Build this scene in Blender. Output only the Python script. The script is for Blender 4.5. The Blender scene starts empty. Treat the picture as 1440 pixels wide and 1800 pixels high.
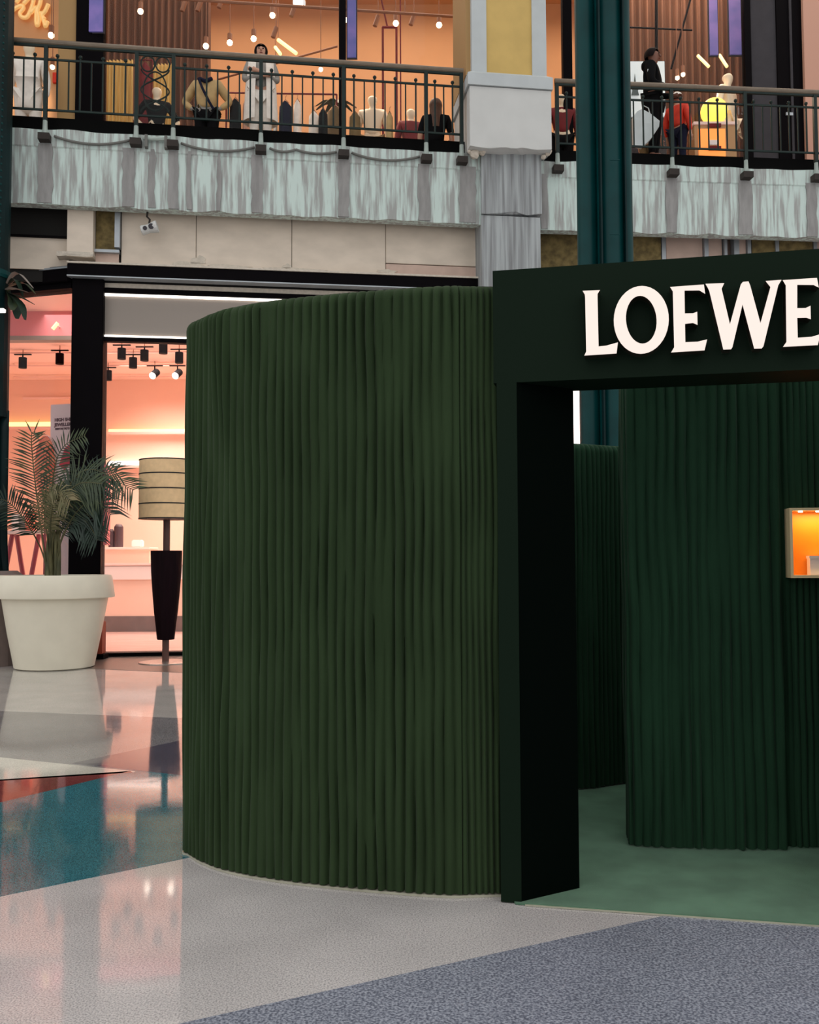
import bpy, bmesh, math, random
from mathutils import Vector, Matrix, noise

random.seed(7)
sc = bpy.context.scene
col = sc.collection

# ------------------------------------------------------------------ camera
CAM_H, FPX = 1.30, 1700.0
PITCH, ROLL = math.atan(87 / 1700), -0.004
fwd = Vector((0, math.cos(PITCH), math.sin(PITCH)))
up0 = Vector((0, -math.sin(PITCH), math.cos(PITCH)))
rt0 = Vector((1, 0, 0))
RT = rt0 * math.cos(ROLL) + up0 * math.sin(ROLL)
UP = up0 * math.cos(ROLL) - rt0 * math.sin(ROLL)
EYE = Vector((0, 0, CAM_H))
cd = bpy.data.cameras.new('camera')
cam = bpy.data.objects.new('camera', cd)
col.objects.link(cam)
cam.matrix_world = Matrix((
    (RT.x, UP.x, -fwd.x, EYE.x), (RT.y, UP.y, -fwd.y, EYE.y),
    (RT.z, UP.z, -fwd.z, EYE.z), (0, 0, 0, 1)))
cd.sensor_fit = 'HORIZONTAL'
cd.sensor_width = 36
cd.lens = 36 * FPX / 1440
cd.clip_end = 300
sc.camera = cam

# ------------------------------------------------------------------ light
W = bpy.data.worlds.new('atrium_daylight')
sc.world = W
W.use_nodes = True
bg = W.node_tree.nodes['Background']
bg.inputs[0].default_value = (1.0, 0.99, 0.975, 1)     # even overcast daylight from the glazed atrium roof
bg.inputs[1].default_value = 1.02
sc.view_settings.view_transform = 'Standard'
sc.view_settings.look = 'None'
sc.view_settings.gamma = 1
sc.view_settings.use_curve_mapping = False
sc.view_settings.exposure = 0.0


def area_light(name, loc, size, power, color, rot=(0, 0, 0), spread=132):
    l = bpy.data.lights.new(name, 'AREA')
    l.shape = 'RECTANGLE'
    l.size, l.size_y = size
    l.energy = power
    l.spread = math.radians(spread)
    l.color = color
    o = bpy.data.objects.new(name, l)
    o.location = loc
    o.rotation_euler = rot
    col.objects.link(o)
    return o


# unseen area lights added under the shop ceilings to wash the rooms
area_light('shop_fill_light', (-3.6, 16.6, 5.28), (4.5, 3.4), 215, (1.0, 0.87, 0.80))
area_light('shop_fill_light', (-3.6, 19.6, 5.28), (4.5, 1.6), 215, (1.0, 0.87, 0.80))
area_light('boutique_fill_light', (-2.0, 17.2, 12.8), (8.0, 3.0), 215, (1.0, 0.82, 0.66), spread=170)
area_light('boutique_fill_light', (6.0, 17.0, 12.8), (4.5, 2.2), 330, (1.0, 0.80, 0.62), spread=170)


# ------------------------------------------------------------------ pixel / plane helpers
def ray(px, py):
    return RT * ((px - 720) / FPX) + UP * ((900 - py) / FPX) + fwd


def fl(px, py, z=0.0):
    d = ray(px, py)
    return EYE + d * ((z - CAM_H) / d.z)


def at(px, py, Y):
    d = ray(px, py)
    return EYE + d * (Y / d.y)


class Frame:
    """vertical plane: u along, v towards the atrium, z up"""
    def __init__(s, o, d):
        s.o = Vector((o[0], o[1], 0))
        s.d = Vector((d[0], d[1], 0)).normalized()
        s.n = Vector((s.d.y, -s.d.x, 0))

    def P(s, u, v, z):
        return s.o + s.d * u + s.n * v + Vector((0, 0, z))

    def uz(s, px, py, v=0.0):
        d = ray(px, py)
        o = s.o + s.n * v
        q = EYE + d * ((o - EYE).dot(s.n) / d.dot(s.n))
        return (q - s.o).dot(s.d), q.z


FL = Frame((-5.31, 12.9), (0.99, 0.1416))        # balcony front, west run
FR = Frame((1.90, 14.05), (4.22, 0.40))          # balcony front, east run
_s = fl(183, 1155)
FS = Frame((_s.x, _s.y), (0.99, 0.1416))         # shop front below
_a, _b = fl(881, 1587), fl(1440, 1627)
FP = Frame((_a.x, _a.y), (_b.x - _a.x, _b.y - _a.y))   # pavilion portal front


# ------------------------------------------------------------------ materials
def lin(c):
    return tuple(((v / 255) / 12.92 if v / 255 <= 0.04045 else ((v / 255 + 0.055) / 1.055) ** 2.4) for v in c) + (1,)


def mat(name, c, rough=0.6, metal=0.0, var=0.0, vs=6.0, stretch=(1, 1, 1), bump=0.0, bs=60.0, c2=None, emit=0.0, emit_c=None,
        spec=0.5, sheen=0.0, coat=0.0, lo=0.35, hi=0.65, detail=4.0, trans=0.0):
    m = bpy.data.materials.new(name)
    m.use_nodes = True
    nt = m.node_tree
    b = nt.nodes['Principled BSDF']
    b.inputs['Base Color'].default_value = lin(c)
    b.inputs['Roughness'].default_value = rough
    b.inputs['Metallic'].default_value = metal
    b.inputs['Specular IOR Level'].default_value = spec
    if sheen:
        b.inputs['Sheen Weight'].default_value = sheen
        b.inputs['Sheen Roughness'].default_value = 0.4
    if coat:
        b.inputs['Coat Weight'].default_value = coat
    if trans:
        b.inputs['Transmission Weight'].default_value = trans
    tc = nt.nodes.new('ShaderNodeTexCoord')
    mp = nt.nodes.new('ShaderNodeMapping')
    mp.inputs['Scale'].default_value = stretch
    nt.links.new(tc.outputs['Object'], mp.inputs[0])
    if var or c2:
        n = nt.nodes.new('ShaderNodeTexNoise')
        n.inputs['Scale'].default_value = vs
        n.inputs['Detail'].default_value = detail
        nt.links.new(mp.outputs[0], n.inputs['Vector'])
        r = nt.nodes.new('ShaderNodeValToRGB')
        r.color_ramp.elements[0].position = lo
        r.color_ramp.elements[1].position = hi
        if c2:
            r.color_ramp.elements[0].color = lin(c)
            r.color_ramp.elements[1].color = lin(c2)
        else:
            l = lin(c)
            r.color_ramp.elements[0].color = tuple(x * (1 - var) for x in l[:3]) + (1,)
            r.color_ramp.elements[1].color = tuple(min(1, x * (1 + var)) for x in l[:3]) + (1,)
        nt.links.new(n.outputs['Fac'], r.inputs[0])
        nt.links.new(r.outputs[0], b.inputs['Base Color'])
    if bump:
        n2 = nt.nodes.new('ShaderNodeTexNoise')
        n2.inputs['Scale'].default_value = bs
        n2.inputs['Detail'].default_value = 3
        nt.links.new(mp.outputs[0], n2.inputs['Vector'])
        bp = nt.nodes.new('ShaderNodeBump')
        bp.inputs['Strength'].default_value = bump
        bp.inputs['Distance'].default_value = 0.01
        nt.links.new(n2.outputs['Fac'], bp.inputs['Height'])
        nt.links.new(bp.outputs[0], b.inputs['Normal'])
    if emit:
        b.inputs['Emission Color'].default_value = lin(emit_c or c)
        b.inputs['Emission Strength'].default_value = emit
    return m


def terrazzo(name, c, c2, cs=None, rough=0.06, wave=0.05, fine=170.0, amt=0.5):
    """polished terrazzo: chips from a fine noise over a soft mottling, faint trowel waves in the polish"""
    m = bpy.data.materials.new(name)
    m.use_nodes = True
    nt = m.node_tree
    b = nt.nodes['Principled BSDF']
    tc = nt.nodes.new('ShaderNodeTexCoord')
    n = nt.nodes.new('ShaderNodeTexNoise')
    n.inputs['Scale'].default_value = fine
    n.inputs['Detail'].default_value = 2
    nt.links.new(tc.outputs['Object'], n.inputs['Vector'])
    r = nt.nodes.new('ShaderNodeValToRGB')
    e = r.color_ramp.elements
    e[0].position, e[1].position = 0.36, 0.64
    e[0].color, e[1].color = lin(c2), lin(cs or c)
    k = e.new(0.5)
    k.color = lin(c)
    nt.links.new(n.outputs['Fac'], r.inputs[0])
    n3 = nt.nodes.new('ShaderNodeTexNoise')
    n3.inputs['Scale'].default_value = 2.2
    n3.inputs['Detail'].default_value = 3
    nt.links.new(tc.outputs['Object'], n3.inputs['Vector'])
    mr = nt.nodes.new('ShaderNodeMapRange')
    mr.inputs['From Min'].default_value, mr.inputs['From Max'].default_value = 0.3, 0.7
    mr.inputs['To Min'].default_value, mr.inputs['To Max'].default_value = 0.90, 1.08
    nt.links.new(n3.outputs['Fac'], mr.inputs['Value'])
    mx = nt.nodes.new('ShaderNodeVectorMath')
    mx.operation = 'SCALE'
    nt.links.new(r.outputs[0], mx.inputs[0])
    nt.links.new(mr.outputs[0], mx.inputs['Scale'])
    nt.links.new(mx.outputs[0], b.inputs['Base Color'])
    b.inputs['Roughness'].default_value = rough
    b.inputs['Specular IOR Level'].default_value = 0.55
    w = nt.nodes.new('ShaderNodeTexNoise')
    w.inputs['Scale'].default_value = 3.4
    w.inputs['Detail'].default_value = 2
    nt.links.new(tc.outputs['Object'], w.inputs['Vector'])
    bp = nt.nodes.new('ShaderNodeBump')
    bp.inputs['Strength'].default_value = wave
    bp.inputs['Distance'].default_value = 0.01
    nt.links.new(w.outputs['Fac'], bp.inputs['Height'])
    nt.links.new(bp.outputs[0], b.inputs['Normal'])
    return m


def glass_mat(name, tint=(1, 1, 1), refl=0.06):
    m = bpy.data.materials.new(name)
    m.use_nodes = True
    nt = m.node_tree
    nt.nodes.remove(nt.nodes['Principled BSDF'])
    out = nt.nodes['Material Output']
    t = nt.nodes.new('ShaderNodeBsdfTransparent')
    t.inputs[0].default_value = tint + (1,)
    g = nt.nodes.new('ShaderNodeBsdfGlossy')
    g.inputs['Roughness'].default_value = 0.02
    lw = nt.nodes.new('ShaderNodeFresnel')
    lw.inputs[0].default_value = 1.18
    mx = nt.nodes.new('ShaderNodeMixShader')
    nt.links.new(lw.outputs[0], mx.inputs[0])
    nt.links.new(t.outputs[0], mx.inputs[1])
    nt.links.new(g.outputs[0], mx.inputs[2])
    nt.links.new(mx.outputs[0], out.inputs[0])
    return m


M = {}
M['terr_beige'] = terrazzo('terrazzo_beige', (198, 193, 192), (162, 157, 157), (216, 209, 207), amt=0.4)
M['terr_blue'] = terrazzo('terrazzo_blue_grey', (136, 140, 154), (98, 101, 115), (172, 176, 188), rough=0.14, fine=120)
M['terr_teal'] = terrazzo('terrazzo_teal', (50, 108, 120), (38, 84, 96), (74, 134, 144))
M['terr_red'] = terrazzo('terrazzo_oxide_red', (122, 56, 56), (102, 44, 44), (140, 78, 76))
M['terr_cream'] = terrazzo('terrazzo_cream', (205, 202, 190), (182, 180, 170), (222, 218, 208))
M['terr_grey'] = terrazzo('terrazzo_grey', (128, 126, 128), (104, 103, 106), (150, 148, 148))
M['terr_slate'] = terrazzo('terrazzo_slate', (84, 82, 94), (66, 64, 76), (104, 102, 112))
M['terr_light'] = terrazzo('terrazzo_pale', (186, 182, 176), (164, 160, 156), (204, 200, 194))
M['terr_brown'] = terrazzo('terrazzo_brown_grey', (92, 82, 74), (72, 64, 58), (112, 102, 94), rough=0.3)
M['velvet'] = mat('green_velvet', (47, 63, 40), rough=0.85, var=0.10, vs=5, stretch=(1, 1, 0.5), sheen=0.06, spec=0.08, bump=0.25, bs=420)
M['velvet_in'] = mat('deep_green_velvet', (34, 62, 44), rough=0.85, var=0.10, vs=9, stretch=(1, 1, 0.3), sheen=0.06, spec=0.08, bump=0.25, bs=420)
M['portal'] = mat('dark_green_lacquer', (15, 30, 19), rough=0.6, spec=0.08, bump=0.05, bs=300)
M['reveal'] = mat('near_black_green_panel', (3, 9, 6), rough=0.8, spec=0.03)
M['carpet'] = mat('green_carpet', (92, 128, 104), rough=0.95, var=0.16, vs=5, bump=0.4, bs=500, spec=0.1, sheen=0.15)
M['trim_metal'] = mat('pale_edge_strip', (170, 168, 150), rough=0.5, var=0.1)
M['letter_face'] = mat('lit_acrylic', (130, 118, 110), rough=0.4, emit=0.86, emit_c=(255, 238, 228))
M['letter_side'] = mat('letter_return', (58, 52, 42), rough=0.45, metal=0.4)
M['gold'] = mat('brushed_brass', (250, 224, 176), rough=0.4, metal=0.1, bump=0.03)
M['amber'] = mat('amber_panel', (235, 130, 10), rough=0.5, var=0.06, vs=4)
M['teal_paint'] = mat('teal_paint', (0, 56, 57), spec=0.2, rough=0.42, var=0.14, vs=3, bump=0.05, bs=30)
M['teal_dark'] = mat('dark_teal_paint', (3, 32, 34), rough=0.5, spec=0.2, var=0.2, vs=3)
M['concrete'] = mat('weathered_concrete', (160, 162, 160), rough=0.9, c2=(200, 217, 212), vs=7.0, stretch=(2.6, 2.6, 0.22), bump=0.35, bs=14, lo=0.40, hi=0.58, detail=6)
M['concrete_bare'] = mat('bare_concrete', (146, 145, 144), rough=0.95, var=0.12, vs=7, stretch=(2, 2, 0.5), bump=0.3, bs=25)
M['concrete_wash'] = mat('whitewashed_concrete', (184, 200, 194), rough=0.9, var=0.1, vs=6, stretch=(3, 3, 0.3), bump=0.3, bs=20)
M['concrete_col'] = mat('grey_blue_concrete', (128, 130, 132), rough=0.9, c2=(172, 178, 180), vs=6, stretch=(3, 3, 0.12), bump=0.3, bs=20)
M['plaster_white'] = mat('white_plaster', (205, 206, 204), rough=0.75, var=0.03, vs=3)
M['plaster_trim'] = mat('cool_white_trim', (190, 196, 198), rough=0.7, var=0.03)
M['plaster_yellow'] = mat('ochre_plaster', (206, 174, 104), rough=0.8, var=0.05, vs=4)
M['plaster_tan'] = mat('tan_plaster', (176, 140, 92), rough=0.8)
M['beige_board'] = mat('beige_board', (220, 206, 190), rough=0.8, var=0.07, vs=2.5, stretch=(1, 1, 2), bump=0.05, bs=20)
M['beige_board2'] = mat('pinkish_board', (202, 176, 162), rough=0.8, var=0.06)
M['plaster_patch'] = mat('filler_patch', (206, 196, 182), rough=0.9, var=0.08, vs=20, bump=0.4, bs=40)
M['insulation'] = mat('olive_insulation', (120, 104, 66), rough=0.95, var=0.35, vs=10, bump=0.6, bs=40)
M['stud'] = mat('galvanised_stud', (170, 176, 182), rough=0.45, metal=0.5, var=0.06)
M['void'] = mat('dark_void', (26, 24, 22), rough=0.9)
M['black'] = mat('black_frame', (8, 5, 8), rough=0.6, spec=0.05, var=0.1)
M['black_slab'] = mat('black_slab_edge', (10, 10, 10), rough=0.7, spec=0.05)
M['rail_green'] = mat('dark_green_iron', (14, 34, 31), rough=0.5, spec=0.3, var=0.15, vs=12)
M['rail_wood'] = mat('brown_handrail', (112, 98, 82), rough=0.45, var=0.1, vs=8)
M['rail_foot'] = mat('chipped_pale_paint', (160, 172, 166), rough=0.7, var=0.1)
M['bracket'] = mat('rusty_dark_bracket', (48, 40, 36), rough=0.8, var=0.2)
M['cable'] = mat('grey_cable', (110, 110, 106), rough=0.8)
M['glass'] = glass_mat('shop_glass')
M['peach'] = mat('peach_wall', (255, 216, 194), rough=0.7, var=0.02, vs=1)
M['peach_pale'] = mat('pale_pink_panel', (255, 222, 210), rough=0.6)
M['pink'] = mat('pink_wall', (240, 150, 156), rough=0.7)
M['shop_floor'] = mat('pale_pink_planks', (226, 186, 172), rough=0.25, var=0.08, vs=4, stretch=(0.4, 3, 1))
M['grey_panel'] = mat('warm_grey_panel', (152, 142, 134), rough=0.7)
M['led'] = mat('white_led_strip', (255, 246, 236), emit=3.0, emit_c=(255, 244, 232))
M['led_warm'] = mat('warm_led_strip', (255, 232, 160), emit=1.7, emit_c=(255, 222, 140))
M['bulb'] = mat('spotlight_bulb', (255, 250, 240), emit=7.0, emit_c=(255, 240, 220))
M['bulb_warm'] = mat('warm_spotlight_bulb', (255, 240, 210), emit=10.0, emit_c=(255, 226, 180))
M['lamp_black'] = mat('black_metal', (12, 4, 6), rough=0.6, spec=0.05)
M['lamp_tan'] = mat('tan_lamp_metal', (150, 96, 64), rough=0.5)
M['orange_wall'] = mat('warm_orange_wall', (222, 166, 118), rough=0.8, var=0.04, vs=1.2)
M['orange_ceil'] = mat('warm_ceiling', (226, 168, 118), rough=0.85)
M['brown_curtain'] = mat('brown_curtain', (118, 78, 56), rough=0.85, var=0.2, vs=3, stretch=(4, 4, 0.3))
M['yellow_curtain'] = mat('yellow_curtain', (238, 200, 120), rough=0.8, var=0.12, vs=5, stretch=(4, 4, 0.3))
M['pink_wall'] = mat('dusty_pink_wall', (206, 158, 138), rough=0.8)
M['charcoal'] = mat('charcoal_door', (66, 64, 68), rough=0.6, spec=0.08, var=0.06)
M['reflection'] = mat('blue_violet_sky_reflection', (70, 74, 130), emit=0.28, emit_c=(110, 112, 190), c2=(140, 110, 170), vs=2)  # glow stands in for sky reflected in the boutique glass
M['pot'] = mat('cream_planter_plastic', (228, 221, 202), rough=0.5, var=0.03, vs=4)
M['soil'] = mat('dark_soil', (44, 34, 26), rough=1, var=0.3, vs=40)
M['leaf'] = mat('palm_leaf', (66, 78, 44), rough=0.55, c2=(34, 52, 36), vs=5)
M['leaf_dark'] = mat('dark_palm_leaf', (34, 58, 44), rough=0.55, c2=(18, 36, 28), vs=5)
M['leaf_dry'] = mat('dry_palm_leaf', (128, 116, 84), rough=0.7, c2=(86, 88, 54), vs=6)
M['stem'] = mat('palm_stem', (104, 100, 66), rough=0.7, c2=(60, 62, 36), vs=10, stretch=(1, 1, 0.3))
M['lampshade'] = mat('tan_linen_shade', (232, 196, 150), rough=0.8, var=0.06, vs=14, emit=0.03, emit_c=(220, 196, 150))
M['shade_band'] = mat('black_shade_trim', (30, 26, 24), rough=0.6)
M['walnut'] = mat('dark_walnut', (22, 9, 14), rough=0.55, spec=0.06, var=0.2, vs=6, stretch=(3, 3, 0.3))
M['rod'] = mat('brown_rod', (86, 54, 46), rough=0.45)
M['chrome'] = mat('chrome_disc', (190, 186, 180), rough=0.25, metal=0.8)
M['white_cloth'] = mat('white_cloth', (244, 236, 226), rough=0.85, var=0.06, vs=12)
M['mannequin'] = mat('mannequin_cream', (244, 224, 194), rough=0.55)
M['skin'] = mat('skin', (200, 150, 126), rough=0.6)
M['skin_dark'] = mat('deeper_skin', (124, 82, 66), rough=0.6)
M['hair_black'] = mat('black_hair', (24, 16, 16), rough=0.6, spec=0.08, bump=0.3, bs=90)
M['hair_brown'] = mat('brown_hair', (84, 54, 38), rough=0.6, var=0.3, vs=30, stretch=(4, 4, 0.5), bump=0.3, bs=90)
M['cloth_black'] = mat('black_cloth', (18, 18, 20), rough=0.9, spec=0.08)
M['cloth_beige'] = mat('beige_jacket_cloth', (190, 160, 112), rough=0.9, var=0.1, vs=10)
M['cloth_grey'] = mat('grey_cloth', (150, 146, 140), rough=0.9, var=0.08, vs=10)
M['cloth_red'] = mat('red_orange_padded_cloth', (222, 56, 30), rough=0.7, var=0.1, vs=10)
M['cloth_maroon'] = mat('maroon_cloth', (112, 20, 26), rough=0.8, var=0.15)
M['cloth_navy'] = mat('navy_cloth', (34, 36, 54), rough=0.9, spec=0.08)
M['cloth_olive'] = mat('olive_cloth', (126, 104, 70), rough=0.9, var=0.15)
M['bag_white'] = mat('white_paper_bag', (214, 222, 222), rough=0.6, var=0.04)
M['globe'] = mat('yellow_lit_globe', (255, 226, 110), emit=1.1, emit_c=(255, 214, 90), var=0.06, vs=7)
M['orange_lit'] = mat('lit_orange_panel', (255, 160, 80), emit=0.65, emit_c=(255, 150, 70))
M['tan_box'] = mat('tan_cabinet', (190, 146, 100), rough=0.6)
M['poster'] = mat('pale_poster', (236, 212, 214), rough=0.6)
M['ink'] = mat('grey_ink', (110, 84, 92), rough=0.7)
M['coral'] = mat('coral_print', (244, 112, 88), rough=0.6, c2=(252, 150, 112), vs=7)
M['rose'] = mat('rose_print', (206, 66, 84), rough=0.6)
M['crimson'] = mat('crimson_lacquer', (150, 44, 62), rough=0.45)
M['brick_red'] = mat('brick_red_paint', (156, 66, 44), rough=0.6)
M['product_dark'] = mat('dark_product', (74, 56, 60), rough=0.5)
M['product_white'] = mat('white_product', (250, 238, 230), rough=0.5)
M['gold_sign'] = mat('gold_script_tube', (250, 206, 140), rough=0.35, metal=0.3, emit=0.35, emit_c=(255, 206, 130))
M['stone_grey'] = mat('grey_stone', (126, 112, 108), rough=0.8, var=0.1)
M['backlit'] = mat('backlit_panel', (255, 244, 240), emit=1.6, emit_c=(255, 240, 234))
M['art'] = mat('pale_picture', (214, 226, 230), rough=0.5, emit=0.25, emit_c=(214, 226, 230))
M['dark_tree'] = mat('picture_ink', (70, 86, 88), rough=0.6)
M['soffit'] = mat('soffit_plaster', (150, 136, 122), rough=0.9, var=0.1)


# ------------------------------------------------------------------ mesh builder
class MB:
    def __init__(s):
        s.v, s.f, s.m = [], [], []
        s.mi = 0

    def add(s, vs, fs):
        k = len(s.v)
        s.v += [tuple(p) for p in vs]
        s.f += [tuple(i + k for i in f) for f in fs]
        s.m += [s.mi] * len(fs)
        return s

    def hexa(s, a):   # 8 points: bottom 4 ccw, top 4
        return s.add(a, [(3, 2, 1, 0), (4, 5, 6, 7), (0, 1, 5, 4), (1, 2, 6, 5), (2, 3, 7, 6), (3, 0, 4, 7)])

    def box(s, x0, x1, y0, y1, z0, z1):
        return s.hexa([(x0, y0, z0), (x1, y0, z0), (x1, y1, z0), (x0, y1, z0), (x0, y0, z1), (x1, y0, z1), (x1, y1, z1), (x0, y1, z1)])

    def fbox(s, F, u0, u1, v0, v1, z0, z1):   # box in a Frame
        P = F.P
        return s.hexa([P(u0, v1, z0), P(u1, v1, z0), P(u1, v0, z0), P(u0, v0, z0), P(u0, v1, z1), P(u1, v1, z1), P(u1, v0, z1), P(u0, v0, z1)])

    def prism(s, poly, z0, z1):
        n = len(poly)
        vs = [(p[0], p[1], z0) for p in poly] + [(p[0], p[1], z1) for p in poly]
        fs = [tuple(range(n - 1, -1, -1)), tuple(range(n, 2 * n))]
        fs += [(i, (i + 1) % n, (i + 1) % n + n, i + n) for i in range(n)]
        return s.add(vs, fs)

    def fprism(s, F, poly, v0, v1):   # polygon (u,z) extruded along v, v1 towards the atrium
        n = len(poly)
        vs = [F.P(u, v0, z) for u, z in poly] + [F.P(u, v1, z) for u, z in poly]
        fs = [tuple(range(n)), tuple(range(2 * n - 1, n - 1, -1))]
        fs += [(i, i + n, (i + 1) % n + n, (i + 1) % n) for i in range(n)]
        return s.add(vs, fs)

    def tube(s, pts, r, seg=8, cap=True):
        pts = [Vector(p) for p in pts]
        n = len(pts)
        rs = r if isinstance(r, (list, tuple)) else [r] * n
        vs, fs = [], []
        pre = None
        for i, p in enumerate(pts):
            t = (pts[min(i + 1, n - 1)] - pts[max(i - 1, 0)])
            t = t.normalized() if t.length > 1e-9 else Vector((0, 0, 1))
            if pre is None:
                a = Vector((0, 0, 1)) if abs(t.z) < 0.9 else Vector((1, 0, 0))
                x = t.cross(a).normalized()
            else:
                x = (pre - t * pre.dot(t)).normalized()
            pre = x
            y = t.cross(x)
            for k in range(seg):
                a = 2 * math.pi * k / seg
                vs.append(p + (x * math.cos(a) + y * math.sin(a)) * rs[i])
        for i in range(n - 1):
            for k in range(seg):
                k2 = (k + 1) % seg
                fs.append((i * seg + k, i * seg + k2, (i + 1) * seg + k2, (i + 1) * seg + k))
        if cap:
            fs.append(tuple(range(seg - 1, -1, -1)))
            fs.append(tuple((n - 1) * seg + k for k in range(seg)))
        return s.add(vs, fs)

    def lathe(s, c, prof, seg=24, cap=True, sx=1, sy=1):
        c = Vector(c)
        vs, fs = [], []
        n = len(prof)
        for (r, z) in prof:
            for k in range(seg):
                a = 2 * math.pi * k / seg
                vs.append(c + Vector((r * math.cos(a) * sx, r * math.sin(a) * sy, z)))
        for i in range(n - 1):
            for k in range(seg):
                k2 = (k + 1) % seg
                fs.append((i * seg + k, i * seg + k2, (i + 1) * seg + k2, (i + 1) * seg + k))
        if cap:
            fs.append(tuple(range(seg - 1, -1, -1)))
            fs.append(tuple((n - 1) * seg + k for k in range(seg)))
        return s.add(vs, fs)

    def ball(s, c, r, seg=12, rings=8, sc3=(1, 1, 1)):
        prof = [(max(1e-4, math.sin(math.pi * i / rings)) * r, -math.cos(math.pi * i / rings) * r * sc3[2]) for i in range(rings + 1)]
        return s.lathe(c, prof, seg, True, sc3[0], sc3[1])

    def grid(s, rows, closed=False):
        n, m_ = len(rows), len(rows[0])
        vs = [p for r in rows for p in r]
        fs = []
        for i in range(n - 1):
            for k in range(m_ if closed else m_ - 1):
                k2 = (k + 1) % m_
                fs.append((i * m_ + k, i * m_ + k2, (i + 1) * m_ + k2, (i + 1) * m_ + k))
        return s.add(vs, fs)

    def build(s, name, mt, parent=None, smooth=False, bevel=0.0, origin=None, recalc=True):
        me = bpy.data.meshes.new(name)
        o3 = Vector(origin) if origin is not None else None
        vs = s.v if o3 is None else [tuple(Vector(p) - o3) for p in s.v]
        me.from_pydata(vs, [], s.f)
        mts = mt if isinstance(mt, (list, tuple)) else [mt]
        for x in mts:
            me.materials.append(M[x] if isinstance(x, str) else x)
        if len(mts) > 1:
            me.polygons.foreach_set('material_index', s.m)
        if recalc or bevel:
            bm = bmesh.new()
            bm.from_mesh(me)
            if bevel:
                es = [e for e in bm.edges if len(e.link_faces) == 2 and e.calc_face_angle(0) > 0.5]
                bmesh.ops.bevel(bm, geom=es, offset=bevel, segments=2, affect='EDGES', clamp_overlap=True)
            bmesh.ops.recalc_face_normals(bm, faces=bm.faces)
            bm.to_mesh(me)
            bm.free()
        if smooth:
            me.polygons.foreach_set('use_smooth', [True] * len(me.polygons))
        o = bpy.data.objects.new(name, me)
        col.objects.link(o)
        if o3 is not None:
            o.location = o3
        if parent is not None:
            o.parent = parent
            o.matrix_parent_inverse = Matrix.Translation(-PW(parent))
        return o



def PW(o):
    return Vector(o.location)


def tag(o, label=None, cat=None, group=None, kind=None):
    if label: o['label'] = label
    if cat: o['category'] = cat
    if group: o['group'] = group
    if kind: o['kind'] = kind
    return o


def thing(name, label, cat, loc=(0, 0, 0), group=None, kind=None):
    o = bpy.data.objects.new(name, None)
    o.empty_display_size = 0.1
    o.location = loc
    col.objects.link(o)
    return tag(o, label, cat, group, kind)


def auto_smooth(o, ang=0.6):
    me = o.data
    me.polygons.foreach_set('use_smooth', [True] * len(me.polygons))
    bm = bmesh.new()
    bm.from_mesh(me)
    for e in bm.edges:
        if len(e.link_faces) == 2 and e.calc_face_angle(0) > ang:
            e.smooth = False
    bm.to_mesh(me)
    bm.free()
    return o


def inst(name, me, loc, parent=None, rotz=0.0, scale=None):
    o = bpy.data.objects.new(name, me)
    o.location = loc
    o.rotation_euler = (0, 0, rotz)
    if scale: o.scale = scale
    col.objects.link(o)
    if parent is not None:
        o.parent = parent
        o.matrix_parent_inverse = Matrix.Translation(-Vector(parent.location))
    return o


def crom(pts, per=12, closed=False):
    """Catmull-Rom through 2D/3D points"""
    pts = [Vector(p) for p in pts]
    n = len(pts)
    out = []
    for i in range(n if closed else n - 1):
        p0 = pts[(i - 1) % n] if (closed or i > 0) else pts[0] * 2 - pts[1]
        p1, p2 = pts[i], pts[(i + 1) % n]
        p3 = pts[(i + 2) % n] if (closed or i + 2 < n) else pts[n - 1] * 2 - pts[n - 2]
        for k in range(per):
            t = k / per
            out.append(0.5 * ((2 * p1) + (p2 - p0) * t + (2 * p0 - 5 * p1 + 4 * p2 - p3) * t * t + (3 * p1 - p0 - 3 * p2 + p3) * t ** 3))
    if not closed:
        out.append(pts[-1])
    return out


# =================================================================== SETTING: floor
def fpoly(px):
    return [(p.x, p.y) for p in (fl(*q) for q in px)]


def ext(a, b, ta, tb):
    """points on the floor line through pixels a,b at world parameters ta,tb (0=a,1=b)"""
    A, B = fl(*a), fl(*b)
    return (A + (B - A) * ta), (A + (B - A) * tb)


floor = MB().box(-30, 30, -14, 40, -0.2, 0).build('floor', 'terr_beige')
tag(floor, 'polished beige pink terrazzo floor of the shopping mall', kind='structure')


def panel(name, pts, m, z=0.0012):
    o = MB().prism([(p[0], p[1]) for p in pts], -0.01, z).build(name, m, floor)
    return o


a, b = ext((315, 1800), (1160, 1612), -8, 6)
panel('terrazzo_panel', [a, (a.x, -6), (16, -6), (16, b.y), b], 'terr_blue')
L1a, L1b = ext((0, 1576), (330, 1508), -6, 5)
M1a, M1b = ext((0, 1411), (188, 1365.5), -5, 6)
panel('terrazzo_panel', [L1a, L1b, M1b, M1a], 'terr_teal')
M2a, M2b = ext((0, 1373), (188, 1361), -5, 1.25)
M1c = fl(0, 1411) + (fl(188, 1365.5) - fl(0, 1411)) * 1.25
panel('terrazzo_panel', [M1a, M1c, M2b, M2a], 'terr_red', 0.0014)
M3a, M3b = ext((0, 1331.5), (188, 1351), -5, 1.25)
panel('terrazzo_panel', [M2a, M2b, M3b, M3a], 'terr_cream', 0.0013)
N1a, N1b = ext((0, 1250), (330, 1263), -6, 3)
M3c = fl(0, 1331.5) + (fl(188, 1351) - fl(0, 1331.5)) * 3.2
panel('terrazzo_panel', [M3a, M3c, (N1b.x, N1b.y), N1a], 'terr_grey', 0.0011)
W0, W1 = fl(126, 1342), fl(188, 1329)
Wb = W0 + (W1 - W0) * 4.5
panel('terrazzo_panel', [W0, M3c, Wb], 'terr_slate', 0.0016)
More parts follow.
